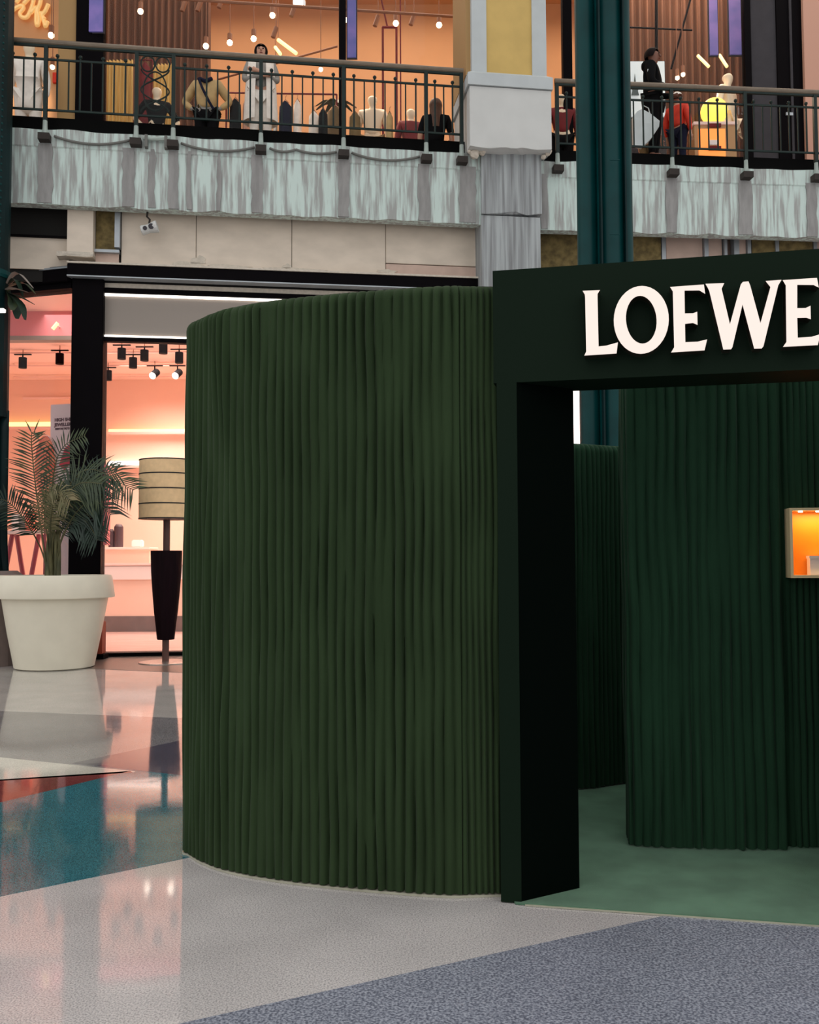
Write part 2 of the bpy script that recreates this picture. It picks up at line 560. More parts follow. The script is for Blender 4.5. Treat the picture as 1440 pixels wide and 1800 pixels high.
panel('terrazzo_panel', [N1a, N1b, (10, 13.2), (-16, 11.0)], 'terr_light', 0.0010)
bm_ = fpoly([(120, 1172), (160, 1176), (325, 1183), (420, 1187), (470, 1150), (325, 1146), (150, 1156)])
panel('doormat_slab', bm_, 'terr_brown', 0.003)

# =================================================================== PAVILION
pav = thing('display_pavilion', 'dark green pleated velvet pavilion with a lit doorway sign', 'pavilion', (0.9, 4.6, 0))
HT = FP.uz(900, 474)[1]        # top of the portal
HB = FP.uz(909, 672)[1]        # underside of the header
WTOP = 2.41


def arclen(path):
    s = [0.0]
    for i in range(1, len(path)):
        s.append(s[-1] + (path[i] - path[i - 1]).length)
    return s


def pleated(path, h, pitch=0.040, amp=0.048, per=8, rows=26, flip=1, seed=0, inward=0.05, z0=0.015, top_round=True):
    """continuous pleated velvet along a plan path; ribs bulge to the side given by flip"""
    path = [Vector((p[0], p[1])) for p in path]
    s = arclen(path)
    L = s[-1]
    n = max(2, int(L / pitch * per))
    xs, j = [], 0
    for i in range(n + 1):
        t = L * i / n
        while j < len(path) - 2 and s[j + 1] < t:
            j += 1
        f = (t - s[j]) / max(1e-9, s[j + 1] - s[j])
        p = path[j].lerp(path[j + 1], min(1, max(0, f)))
        tg = (path[j + 1] - path[j]).normalized()
        if j + 2 < len(path):
            tg = tg.lerp((path[j + 2] - path[j + 1]).normalized(), max(0, f - 0.5)).normalized()
        xs.append((p, Vector((tg.y, -tg.x)) * flip, t))
    rnd = random.Random(seed)
    amps = [rnd.uniform(0.6, 1.25) for _ in range(int(L / pitch) + 4)]
    mb = MB()
    zs = [(z0 + (h - z0 - 0.05) * k / rows, 0.0, 1.0) for k in range(rows + 1)]
    if top_round:
        for k in range(1, 6):
            a = math.pi / 2 * k / 5
            zs.append((h - 0.05 + 0.05 * math.sin(a), -inward * (1 - math.cos(a)), max(0.15, 1 - k * 0.17)))
        zs.append((h, -inward - 0.04, 0.1))
    grid = []
    for (z, off, fade) in zs:
        row = []
        for (p, nr, t) in xs:
            w = noise.noise(Vector((t * 2.2, z * 1.1, seed))) * 0.22 + noise.noise(Vector((t * 9, z * 2.4, seed + 5))) * 0.22
            u = t / pitch + w
            k = int(math.floor(u))
            fr = u - k
            A = amps[max(0, min(len(amps) - 1, k))]
            A *= min(1.6, max(0.12, 0.72 + 1.15 * noise.noise(Vector((k * 3.1, z * 1.9, seed + 9)))))
            d = amp * A * fade * (abs(math.sin(math.pi * fr)) ** 0.42 - 0.72)
            q = p + nr * (d + off)
            row.append((q.x, q.y, z))
        grid.append(row)
    mb.grid(grid)
    return mb


def w2(*px):
    return [Vector((q.x, q.y)) for q in (fl(*p) for p in px)]


# outline of the outer shell: from behind the doorway post round the west end to the low rear wall
pl0 = FP.P(0.02, -0.075, 0)
front = w2((323.5, 1497), (333, 1505.5), (355, 1519), (400, 1535), (470, 1548.5), (560, 1560), (700, 1573), (790, 1578.5))
front = [Vector((p.x, p.y)) for p in front]
wpts = [Vector((-0.52, 5.30)), Vector((-0.80, 5.08)), Vector((-1.00, 4.78))] + front + [Vector((0.24, 3.815)), Vector((pl0.x, pl0.y))]
wpath = crom(wpts, 14)
ncut = max(2, len(wpath) - 22)
pleated(wpath[ncut:], WTOP, flip=1, seed=4, pitch=0.0265, amp=0.046, per=9).build('outer_wall_return', 'velvet', pav, smooth=True)
o = pleated(wpath[:ncut + 1], WTOP, flip=1, seed=3).build('outer_wall', 'velvet', pav, smooth=True)
o['label'] = 'green velvet wall in narrow vertical pleats'


def offset_path(path, d):
    out = []
    for i, p in enumerate(path):
        t = (path[min(i + 1, len(path) - 1)] - path[max(i - 1, 0)]).normalized()
        out.append(p - Vector((t.y, -t.x)) * d)
    return out


wp_in = offset_path(wpath, 0.13)
pleated(wp_in[::3] + [wp_in[-1]], WTOP, flip=-1, seed=8, pitch=0.06, per=6, rows=8).build('inner_lining', 'velvet_in', pav, smooth=True)
# pale strip under the velvet hem
strip = MB()
for off, z1 in ((0.004, 0.010),):
    a_ = offset_path(wpath, -off)
    b_ = offset_path(wpath, 0.10)
    strip.grid([[(p.x, p.y, 0.0005) for p in a_], [(p.x, p.y, z1) for p in a_], [(p.x, p.y, z1) for p in b_]])
strip.build('base_strip', 'trim_metal', pav)

# rear wall, lower, seen through the doorway
RTOP = at(1060, 780, 5.6).z
rear = [Vector((-0.52, 5.30)), Vector((0.1, 5.40)), Vector((0.6, 5.46))] + w2((1019, 1391), (1062, 1386), (1105, 1380)) + [Vector((1.7, 5.85)), Vector((2.3, 5.92)), Vector((2.75, 5.80))]
rpath = crom(rear, 12)
pleated(rpath, RTOP, flip=1, seed=12, pitch=0.034, per=7, rows=20).build('rear_wall', 'velvet_in', pav, smooth=True)
rp2 = offset_path(rpath, 0.14)
pleated(rp2[::3] + [rp2[-1]], RTOP, flip=-1, seed=13, pitch=0.05, per=6, rows=6).build('rear_wall_lining', 'velvet', pav, smooth=True)

# east end of the shell (beyond the picture)
PR = 1.53                    # portal width
pr = FP.P(PR - 0.02, -0.075, 0)
est = [Vector((pr.x, pr.y)), Vector((2.3, 3.42)), Vector((2.85, 3.55)), Vector((3.2, 3.95)), Vector((3.3, 4.5)), Vector((3.2, 5.1)), Vector((2.75, 5.80))]
ep = crom(est, 12)
pleated(ep, WTOP, flip=1, seed=21).build('outer_wall', 'velvet', pav, smooth=True)
ep2 = offset_path(ep, 0.13)
pleated(ep2[::3] + [ep2[-1]], WTOP, flip=-1, seed=22, pitch=0.06, per=6, rows=8).build('inner_lining', 'velvet_in', pav, smooth=True)

# portal: two posts, header, canted reveals
JW = FP.uz(917, 1587)[0]
TH = 0.16
MB().fbox(FP, 0, JW, -TH, 0, 0.004, HB).build('door_post', 'portal', pav)
MB().fbox(FP, PR - JW, PR, -TH, 0, 0.004, HB).build('door_post', 'portal', pav)
MB().fbox(FP, -0.012, PR + 0.012, -TH, 0, HB, HT).build('door_header', 'portal', pav)
MB().fbox(FP, -0.012, PR + 0.012, -0.25, -TH, HB, HB + 0.12).build('header_soffit', 'portal', pav)
e1 = fl(1019, 1565)
j0, j1 = FP.P(JW, -0.004, 0), Vector((e1.x, e1.y, 0))
FJ = Frame((j0.x, j0.y), (j1.x - j0.x, j1.y - j0.y))
jl = (Vector((j1.x, j1.y, 0)) - Vector((j0.x, j0.y, 0))).length
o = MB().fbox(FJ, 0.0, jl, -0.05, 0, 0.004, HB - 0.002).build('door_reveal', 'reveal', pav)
o['label'] = 'near black canted panel beside the doorway'
uJ, vJ = (j1 - FP.o).dot(FP.d), (j1 - FP.o).dot(FP.n)
k0, k1 = FP.P(PR - JW, -0.004, 0), FP.P(PR - uJ, vJ, 0)
FJ2 = Frame((k1.x, k1.y), (k0.x - k1.x, k0.y - k1.y))
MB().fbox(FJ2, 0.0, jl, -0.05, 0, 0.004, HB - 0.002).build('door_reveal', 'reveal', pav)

# convex inner partition and the display wall beside it
ip = [Vector((1.75, 4.98)), Vector((1.30, 4.93)), Vector((1.06, 4.72))] + w2((1107.5, 1487), (1116, 1491), (1150, 1494), (1205, 1496), (1290, 1498), (1384, 1499))
ip[-1] = ip[-1]
ipath = crom(ip, 14)
o = pleated(ipath, WTOP - 0.06, flip=1, seed=31, pitch=0.046, amp=0.046, per=9).build('partition', 'velvet_in', pav, smooth=True)
dq = w2((1384, 1499), (1440, 1499))
dpts = [dq[0] + Vector((0.0, 0.05)), dq[1] + Vector((0, 0.03)), Vector((2.35, 4.40)), Vector((2.75, 4.50)), Vector((2.95, 4.75))]
pleated(crom(dpts, 14), WTOP - 0.06, flip=1, seed=37, pitch=0.030, amp=0.034, per=9).build('partition', 'velvet_in', pav, smooth=True)

# letters
def l7(p):
    return FP.uz(1000 + p[0] / 3.2727, 480 + p[1] / 3.2727, 0.055)


LET = {
    'l': [(80, 106), (180, 102), (166, 124), (166, 150), (172, 425), (215, 421), (283, 402), (275, 466), (90, 478), (101, 455), (95, 150), (93, 128)],
    'e': [(582, 84), (776, 70), (784, 124), (750, 104), (665, 105), (667, 236), (714, 235), (738, 226), (740, 302), (714, 291), (668, 296), (670, 401), (740, 398), (795, 385), (780, 448), (588, 460), (606, 430), (598, 110)],
    'w': [(785, 66), (893, 62), (878, 95), (926, 298), (988, 70), (1000, 55), (1032, 52), (1042, 75), (1101, 292), (1158, 85), (1130, 50), (1222, 43), (1203, 75), (1118, 425), (1108, 437), (1065, 438), (998, 185), (940, 430), (932, 442), (888, 444), (808, 110), (800, 92)],
    'e2': [(1228, 45), (1425, 32), (1436, 88), (1405, 73), (1312, 72), (1312, 206), (1360, 205), (1388, 192), (1390, 270), (1365, 261), (1312, 262), (1315, 375), (1395, 370), (1445, 355), (1430, 418), (1230, 428), (1250, 400), (1246, 75)],
}


def letter(outer, inner=None):
    bm = bmesh.new()
    V0, V1 = 0.003, 0.065

    def loop(pts, v):
        vs = [bm.verts.new(FP.P(u, v, z)) for u, z in pts]
        es = [bm.edges.new((vs[i], vs[(i + 1) % len(vs)])) for i in range(len(vs))]
        return vs, es
    fo, eo = loop(outer, V1)
    bo, _ = loop(outer, V0)
    es = list(eo)
    fi = bi = None
    if inner:
        fi, ei = loop(inner, V1)
        bi, _ = loop(inner, V0)
        es += ei
    r = bmesh.ops.triangle_fill(bm, use_beauty=True, edges=es)
    for f in [g for g in r['geom'] if isinstance(g, bmesh.types.BMFace)]:
        f.material_index = 0
    for A, B in ((fo, bo), (fi, bi)):
        if A:
            n = len(A)
            for i in range(n):
                f = bm.faces.new((A[i], A[(i + 1) % n], B[(i + 1) % n], B[i]))
                f.material_index = 1
    bmesh.ops.recalc_face_normals(bm, faces=bm.faces)
    me = bpy.data.meshes.new('sign_letter')
    bm.to_mesh(me)
    bm.free()
    me.materials.append(M['letter_face'])
    me.materials.append(M['letter_side'])
    o = bpy.data.objects.new('sign_letter', me)
    col.objects.link(o)
    o.parent = pav
    o.matrix_parent_inverse = Matrix.Translation(-Vector(pav.location))
    return o


ell = lambda cx, cy, rx, ry, tilt=0.0: [(cx + rx * math.cos(t) + tilt * ry * math.sin(t), cy + ry * math.sin(t)) for t in [2 * math.pi * k / 40 for k in range(40)]]
for key in ('l', 'o', 'e', 'w', 'e2'):
    if key == 'o':
        q = letter([l7(p) for p in ell(417, 273, 158, 195, -0.02)], [l7(p) for p in ell(417, 272, 88, 137, 0.05)])
    else:
        q = letter([l7(p) for p in LET[key]])
    q['label'] = 'lit white sign letter ' + key[0].upper()

# carpet inside the pavilion
ca, cb = FP.P(JW - 0.02, 0.012, 0), FP.P(PR - JW + 0.02, 0.012, 0)
inn = [p for p in wp_in]
poly = [(cb.x, cb.y), (ca.x, ca.y)]
poly += [(p.x, p.y) for p in reversed(wp_in[20::6])]
poly += [(p.x, p.y) for p in rpath[4::8]]
poly += [(p.x, p.y) for p in reversed(ep2[6::6])]
cp = MB().prism(poly, 0.0015, 0.009).build('carpet', 'carpet')
tag(cp, 'plain green carpet laid through the pavilion doorway', 'carpet')
tr = MB().fbox(FP, JW + 0.015, PR - JW - 0.015, 0.012, 0.020, 0.0013, 0.006).build('threshold_strip', 'trim_metal', pav)

# lit niche on the display wall
bl = w2((1387, 1499))[0]
dn = FP.d
dB = (FP.d * 0.93 + Vector((0.0, 0.06, 0))).normalized()
FB = Frame((bl.x - 0.03, bl.y - 0.06), (dB.x, dB.y))
u0, zt = FB.uz(1387, 893, 0)
_, zb = FB.uz(1392, 1016, 0)
u0 += 0.002
NW, ND, T = 0.34, 0.10, 0.012
nb = thing('display_niche', 'brass framed display niche glowing amber on the green wall', 'display case', FB.P(u0 + NW / 2, 0, zb))
MB().fbox(FB, u0, u0 + T, -ND, 0, zb, zt).build('side_panel', 'gold', nb)
MB().fbox(FB, u0 + NW - T, u0 + NW, -ND, 0, zb, zt).build('side_panel', 'gold', nb)
MB().fbox(FB, u0 + T, u0 + NW - T, -ND, 0, zt - T, zt).build('top_panel', 'gold', nb)
MB().fbox(FB, u0 + T, u0 + NW - T, -ND, 0, zb, zb + T).build('bottom_panel', 'gold', nb)
MB().fbox(FB, u0 + T, u0 + NW - T, -ND, -ND + 0.006, zb + T, zt - T).build('back_panel', 'amber', nb)
for k in range(4):
    uu = u0 + 0.055 + k * 0.075
    c = FB.P(uu, -0.035, zt - T - 0.006)
    MB().lathe(c, [(0.010, 0), (0.010, 0.006)], 10).build('downlight', 'bulb_warm', nb)
nl = bpy.data.lights.new('niche_light', 'AREA')
nl.shape, nl.size, nl.size_y, nl.energy, nl.color = 'RECTANGLE', 0.26, 0.02, 0.9, (1, 0.78, 0.45)
nlo = bpy.data.objects.new('niche_light', nl)
nlo.location = FB.P(u0 + NW / 2, -0.03, zt - T - 0.008)
nlo.rotation_euler = (0, 0, math.atan2(FB.d.y, FB.d.x))
col.objects.link(nlo)
ub, zbx = FB.uz(1424, 977, -0.03)
bx = thing('gift_box', 'small white box standing inside the amber niche', 'box', FB.P(ub + 0.08, -0.05, zb + T))
MB().fbox(FB, ub, ub + 0.15, -0.085, -0.03, zb + T + 0.0005, zbx - 0.012).build('body', 'product_white', bx)
MB().fbox(FB, ub - 0.003, ub + 0.153, -0.088, -0.027, zbx - 0.012, zbx).build('lid', 'product_white', bx)

# =================================================================== BALCONY STRUCTURE
ZBT, ZBB, ZRT = 7.22, 6.185, 8.45        # beam top, beam bottom, handrail top
ZF = 7.44                                # gallery floor
uE = FL.uz(846, 320)[0]                  # west beam ends at the pillar
uW0 = FR.uz(946, 320)[0]                 # east beam starts


def beam(F, u0, u1, name, label):
    """beam face with a chipped lower edge and shallow uneven render"""
    mb = MB()
    n = int((u1 - u0) / 0.06)
    rows = []
    zs = [ZBB, ZBB + 0.015, ZBB + 0.2, ZBB + 0.5, ZBT - 0.25, ZBT - 0.23, ZBT - 0.02, ZBT]
    for j, z in enumerate(zs):
        row = []
        for i in range(n + 1):
            u = u0 + (u1 - u0) * i / n
            v = 0.012 * noise.noise(Vector((u * 1.6, z * 2, 3))) + 0.006 * noise.noise(Vector((u * 9, z * 3, 1)))
            if j >= 5: v += 0.015
            dz = 0.0
            if j <= 1:
                dz = max(-0.01, 0.035 * noise.noise(Vector((u * 3.2, 7, 0))))
            if j >= 6:
                dz = 0.02 * noise.noise(Vector((u * 2.2, 17, 0)))
            row.append(F.P(u, v, z + dz))
        rows.append(row)
    rows.insert(0, [F.P(u0 + (u1 - u0) * i / n, -0.17, ZBB + 0.004) for i in range(n + 1)])
    rows.append([F.P(u0 + (u1 - u0) * i / n, -0.17, ZBT) for i in range(n + 1)])
    mb.grid(rows)
    mb.fbox(F, u0, u1, -0.20, -0.165, ZBB + 0.01, ZBT - 0.01)
    o = mb.build(name, 'concrete')
    return tag(o, label, kind='structure')


bw = beam(FL, -5.0, uE + 0.05, 'wall_balcony_west', 'weathered concrete balcony beam with streaked white paint')
be = beam(FR, uW0 - 0.05, 9.0, 'wall_balcony_east', 'streaked concrete balcony beam beyond the pillar')

# slabs (gallery floor), black slab edge
slab = MB()
slab.fbox(FL, -5.0, uE + 0.6, -6.6, -0.16, ZBT - 0.12, ZF - 0.02)
sl = slab.build('floor_gallery', 'soffit')
tag(sl, 'upper gallery floor slab', kind='structure')
MB().fbox(FR, -0.55, 9.0, -6.6, -0.16, ZBT - 0.12, ZF - 0.02).build('slab_section', 'soffit', sl)
MB().fbox(FL, -5.0, uE + 0.3, -0.17, -0.10, ZBT + 0.001, ZF).build('slab_edge', 'black_slab', sl)
MB().fbox(FR, -0.3, 9.0, -0.17, -0.10, ZBT + 0.001, ZF).build('slab_edge', 'black_slab', sl)

# bare vertical stripes where the render has come off below the posts
posts_w = [80, 240, 305, 459, 604, 749, 811]
posts_e = [979, 1180, 1309, 1432]
for F, beam_o, lst in ((FL, bw, [(80, 26), (226, 22), (305, 17), (452, 20), (604, 20), (385, 6), (745, 20), (822, 30), (333, 7), (267, 12)]), (FR, be, [(955, 12), (1180, 18), (1309, 24), (1425, 18)])):
    for (px, w) in lst:
        ua, _ = F.uz(px - w / 2, 320)
        ub_, _ = F.uz(px + w / 2, 320)
        mb = MB()
        nseg = 7
        ring = []
        for k in range(nseg + 1):
            z = ZBB + 0.015 + (ZBT - 0.21 - ZBB) * k / nseg
            ring.append((ua + random.uniform(-0.015, 0.015), z))
        for k in range(nseg, -1, -1):
            z = ZBB + 0.015 + (ZBT - 0.21 - ZBB) * k / nseg
            ring.append((ub_ + random.uniform(-0.015, 0.015), z))
        mb.fprism(F, ring, -0.02, 0.017)
        mb.build('bare_patch', 'concrete_bare', beam_o)

# pillar at the bend
up0_, up1_ = FL.uz(845, 360)[0], FL.uz(948, 360, 0.0)[0]
pil = thing('wall_pillar', 'grey concrete pillar under a white plinth and ochre shaft', None, FL.P((up0_ + up1_) / 2, 0, 0), kind='structure')
FPi = Frame((FL.P(up0_, 0, 0).x, FL.P(up0_, 0, 0).y), (FL.d.x, FL.d.y))


def chipped(F, u0, u1, v0, v1, z0, z1, m, name, parent, amp=0.02, bottom=True):
    mb = MB()
    n = 16
    rows = []
    for j, z in enumerate([z0, z0 + 0.02, (z0 + z1) / 2, z1 - 0.02, z1]):
        row = []
        for (ua, va, ub2, vb2) in ((u0, v0, u0, v1), (u0, v1, u1, v1), (u1, v1, u1, v0), (u1, v0, u0, v0)):
            for i in range(n):
                t = i / n
                u, v = ua + (ub2 - ua) * t, va + (vb2 - va) * t
                dz = 0
                if j <= 1 and bottom: dz = amp * (0.8 + 1.5 * noise.noise(Vector((u * 5, v * 5, z0))))
                row.append(F.P(u, v, z + dz))
        rows.append(row)
    mb.grid(rows, closed=True)
    n4 = 4 * n
    mb.add(rows[0], [tuple(range(n4))])
    mb.add(rows[-1], [tuple(range(n4))])
    return mb.build(name, m, parent)


WD = up1_ - up0_
zp1 = FPi.uz(890, 381)[1]
chipped(FPi, 0.0, WD, -0.8, 0.05, 0.0, zp1 - 0.01, 'concrete_col', 'lower_shaft', pil, bottom=False)
chipped(FPi, 0.0, WD + 0.02, -0.8, 0.075, zp1, ZBT + 0.02, 'concrete_col', 'beam_block', pil, 0.03)
ua, zt_ = FPi.uz(822, 133, 0.28)
ub_, _ = FPi.uz(971, 133, 0.28)
_, zpl = FPi.uz(826, 258, 0.28)
_, zc0 = FPi.uz(822, 149, 0.28)
_, zc1 = FPi.uz(822, 122, 0.28)
chipped(FPi, ua + 0.03, ub_ - 0.02, -0.9, 0.28, zpl, zc0 - 0.012, 'plaster_white', 'plinth', pil, 0.025)
MB().fbox(FPi, ua + 0.04, ub_ - 0.03, -0.88, 0.26, zc0 - 0.014, zc0).build('plinth_groove', 'concrete_bare', pil)
capm = MB()
capm.fbox(FPi, ua, ub_, -0.92, 0.31, zc0, zc1 - 0.05)
P = FPi.P
capm.hexa([P(ua, 0.31, zc1 - 0.05), P(ub_, 0.31, zc1 - 0.05), P(ub_, -0.92, zc1 - 0.05), P(ua, -0.92, zc1 - 0.05),
           P(ua + 0.07, 0.24, zc1), P(ub_ - 0.07, 0.24, zc1), P(ub_ - 0.07, -0.85, zc1), P(ua + 0.07, -0.85, zc1)])
capm.build('plinth_cap', 'plaster_trim', pil)
s0 = FPi.uz(829, 60, 0.2)[0]
s1 = FPi.uz(960, 60, 0.2)[0]
q0, q1 = FPi.uz(855, 60, 0.2)[0], FPi.uz(935, 60, 0.2)[0]
ZTOP = 13.5
MB().fbox(FPi, s0 - 0.07, s1 + 0.02, -0.85, 0.12, zc1, ZTOP).build('shaft', 'plaster_tan', pil)
MB().fbox(FPi, q0, q1, 0.12, 0.185, zc1, ZTOP).build('shaft_panel', 'plaster_yellow', pil)
MB().fbox(FPi, s0, q0, 0.12, 0.21, zc1, ZTOP).build('shaft_trim', 'plaster_trim', pil)
MB().fbox(FPi, q1, s1, 0.12, 0.21, zc1, ZTOP).build('shaft_trim', 'plaster_trim', pil)
# crumbling mortar lumps under the plinth
for (px, py, r) in [(836, 268, 0.07), (850, 264, 0.05), (828, 263, 0.04), (966, 265, 0.05), (958, 272, 0.035), (905, 260, 0.03)]:
    u, z = FPi.uz(px, py, 0.2)
    mb = MB()
    bmx = bmesh.new()
    bmesh.ops.create_icosphere(bmx, subdivisions=2, radius=r)
    for vv in bmx.verts:
        vv.co *= 1 + 0.5 * noise.noise(vv.co * 18 + Vector((px, 0, 0)))
    k0 = FPi.P(u, 0.13, z)
    mb.add([vv.co + k0 for vv in bmx.verts], [[x.index for x in f.verts] for f in bmx.faces])
    bmx.free()
    mb.build('mortar_lump', 'plaster_patch', pil)

# ------------------------------------------------------------------- railings
def railing(F, posts_px, name, label, extra=None, v=0.06):
    us = [F.uz(x, 170, v)[0] for x in posts_px]
    if extra: us = extra(us)
    root = thing(name, label, 'railing', F.P((us[0] + us[-1]) / 2, v, ZBT))
    rz = math.atan2(F.d.y, F.d.x)
    # handrail
    ua, ub = us[0] - 0.03, us[-1] + 0.03
    MB().tube([F.P(ua, v, ZRT - 0.035), F.P(ub, v, ZRT - 0.035)], 0.040, 10).build('handrail', 'rail_wood', root, smooth=False)
    MB().fbox(F, ua, ub, v - 0.018, v + 0.018, ZRT - 0.10, ZRT - 0.07).build('rail_channel', 'rail_green', root)
    ztop, zbot = ZRT - 0.27, ZBT + 0.25
    bar = MB().tube([(0, 0, 0), (0, 0, ztop - zbot)], 0.0115, 6)
    plain = bar.build('baluster', 'rail_green')
    bar2 = MB().tube([(0, 0, 0), (0, 0, ztop - zbot + 0.05)], 0.0135, 6)
    bar2.ball((0, 0, ztop - zbot + 0.055), 0.027, 8, 6)
    fin = bar2.build('baluster', 'rail_green')
    pm = MB().box(-0.026, 0.026, -0.026, 0.026, 0.10, ZRT - 0.08 - ZBT).build('post', 'rail_green')
    fm = MB().lathe((0, 0, 0), [(0.045, -0.10), (0.034, -0.02), (0.03, 0.10)], 8).build('post_foot', 'rail_foot')
    km = MB().box(-0.075, 0.075, -0.09, 0.07, -0.19, -0.10).build('bracket', 'bracket')
    for i, u in enumerate(us):
        p = inst('post', pm.data, F.P(u, v, ZBT), root, rz)
        q = inst('post_foot', fm.data, F.P(u, v, ZBT), p, rz)
        q.matrix_parent_inverse = p.matrix_world.inverted() if False else Matrix.Identity(4)
        q.location = (0, 0, 0); q.rotation_euler = (0, 0, 0)
        q = inst('bracket', km.data, (0, 0, 0), p, 0)
        q.matrix_parent_inverse = Matrix.Identity(4)
    for i in range(len(us) - 1):
        a, b = us[i], us[i + 1]
        orn = (posts_px is posts_w and i == ORN)
        MB().fbox(F, a + 0.026, b - 0.026, v - 0.012, v + 0.012, zbot - 0.012, zbot + 0.014).build('lower_rail', 'rail_green', root)
        if orn:
            continue
        MB().fbox(F, a + 0.026, b - 0.026, v - 0.012, v + 0.012, ztop - 0.014, ztop + 0.012).build('upper_rail', 'rail_green', root)
        n = max(1, round((b - a) / 0.146) - 1)
        for k in range(1, n + 1):
            u = a + (b - a) * k / (n + 1)
            inst('baluster', (fin if k % 2 else plain).data, F.P(u, v, zbot), root, rz)
    for x in (plain, fin, pm, fm, km):
        bpy.data.objects.remove(x)
    return root, us


ORN = -1
def add_west(us):
    global ORN
    lead = [us[0] - 1.16 * k for k in (3, 2, 1)]
    ORN = 4
    return lead + us


rw, usw = railing(FL, posts_w, 'balcony_railing', 'dark green iron railing with brown handrail running left of the ochre pillar', add_west)
re_, use = railing(FR, posts_e, 'balcony_railing', 'dark green iron railing with brown handrail running right of the ochre pillar', lambda us: us + [us[-1] + 1.05, us[-1] + 2.1])
# ornamental bay with interlaced rings
oa, ob = usw[ORN], usw[ORN + 1]
cu, hw = (oa + ob) / 2, (ob - oa) / 2 - 0.05
zb_, zt2 = ZBT + 0.27, ZRT - 0.12


def ringpart(cu, cz, ru, rz_, nm='ring', r=0.011, a0=0, a1=2 * math.pi):
    pts = [FL.P(cu + ru * math.cos(a0 + (a1 - a0) * k / 28), 0.06, cz + rz_ * math.sin(a0 + (a1 - a0) * k / 28)) for k in range(29)]
    MB().tube(pts, r, 6).build(nm, 'rail_green', rw)


zz = (zt2 - zb_)
for sx in (-1, 1):
    ringpart(cu + sx * hw * 0.5, zb_ + zz * 0.86, hw * 0.47, zz * 0.13)
    # crossing S bars
    pts = [FL.P(cu + sx * hw * (0.95 * math.cos(math.pi * t * 2.0)), 0.06 + 0.012 * sx, zb_ + zz * (0.05 + 0.72 * t)) for t in [k / 30 for k in range(31)]]
    MB().tube(pts, 0.011, 6).build('scroll_bar', 'rail_green', rw)
ringpart(cu, zb_ + zz * 0.40, hw * 0.8, zz * 0.33)
MB().fbox(FL, oa + 0.026, ob - 0.026, 0.048, 0.072, ZRT - 0.13, ZRT - 0.105).build('upper_rail', 'rail_green', rw)
# loose conduit sagging along the top of the beam, one run between each pair of brackets
runs = [(95, 228), (318, 448), (474, 520), (520, 592), (618, 738)]
words = ['under the white coat mannequin', 'under the beige jacketed person', 'under the standing woman', 'under the hanging navy coat', 'under the mannequins']
for (x0, x1), wd in zip(runs, words):
    ua, ub = FL.uz(x0, 240, 0.05)[0], FL.uz(x1, 250, 0.05)[0]
    pts = [FL.P(ua + (ub - ua) * t, 0.045, ZBT - 0.10 - 0.14 * 4 * t * (1 - t) * (0.6 if x1 - x0 > 90 else 0.3)) for t in [k / 14 for k in range(15)]]
    o = MB().tube(pts, 0.018, 6).build('cable', 'cable', smooth=True)
    tag(o, 'grey cable sagging on the concrete beam ' + wd, 'cable', 'cables along the balcony beam')
# torn ledge piece under the ornamental bay
ua, ub = FL.uz(252, 245, 0.08)[0], FL.uz(297, 245, 0.08)[0]
lg = thing('conduit_bracket', 'pale conduit bracket clamped below the ornamental railing bay', 'bracket', FL.P((ua + ub) / 2, 0.05, ZBT - 0.2))
MB().tube([FL.P(ua, 0.07, ZBT - 0.07), FL.P(ub, 0.07, ZBT - 0.07)], 0.03, 8).build('pipe', 'rail_foot', lg)
for u in (ua + 0.04, ub - 0.04):
    MB().fbox(FL, u - 0.02, u + 0.02, 0.015, 0.11, ZBT - 0.2, ZBT - 0.03).build('clamp', 'cable', lg)

# ------------------------------------------------------------------- bulkhead between beam and shop front
_, ZFA = FS.uz(300, 471)          # top of the black fascia
bulk = thing('wall_bulkhead', 'beige boarded bulkhead under the balcony beam', None, FS.P(2, 0, ZFA), kind='structure')
VB = 0.0
ztopb = 7.08
seams = [(213, 345), (345, 513), (513, 678)]
for (x0, x1) in seams:
    ua, ub = FS.uz(x0, 430)[0], FS.uz(x1, 430)[0]
    MB().fbox(FS, ua + 0.004, ub - 0.004, -0.05, 0.0, ZFA - 0.02, ztopb).build('wall_panel', 'beige_board', bulk, bevel=0.004)
ua, ub = FS.uz(678, 430)[0], FS.uz(842, 430)[0]
_, zq = FS.uz(760, 466)
MB().fbox(FS, ua + 0.004, ub, -0.05, -0.008, zq + 0.008, ztopb).build('wall_panel', 'beige_board', bulk, bevel=0.004)
MB().fbox(FS, ua + 0.004, ub + 0.3, -0.05, -0.004, ZFA - 0.2, zq - 0.006).build('wall_panel', 'beige_board2', bulk, bevel=0.004)
MB().fbox(FS, -3.5, ub + 0.3, -0.09, -0.055, ZFA - 0.25, ztopb).build('backing_board', 'void', bulk)
# filler patches smeared over the seams
for (px, py, w, h) in [(348, 462, 34, 12), (330, 466, 60, 7), (680, 478, 40, 4), (505, 470, 20, 6), (520, 474, 120, 4), (400, 469, 90, 4)]:
    uc, zc = FS.uz(px, py)
    uu = (FS.uz(px + w / 2, py)[0] - uc)
    hh = abs(FS.uz(px, py - h)[1] - zc)
    ring = [(uc + uu * math.cos(a) * random.uniform(0.7, 1.1), zc + (hh if math.sin(a) > 0 else 0.02) * math.sin(a) * random.uniform(0.6, 1.2)) for a in [2 * math.pi * k / 18 for k in range(18)]]
    MB().fprism(FS, ring, -0.01, 0.008).build('filler_patch', 'plaster_patch', bulk)
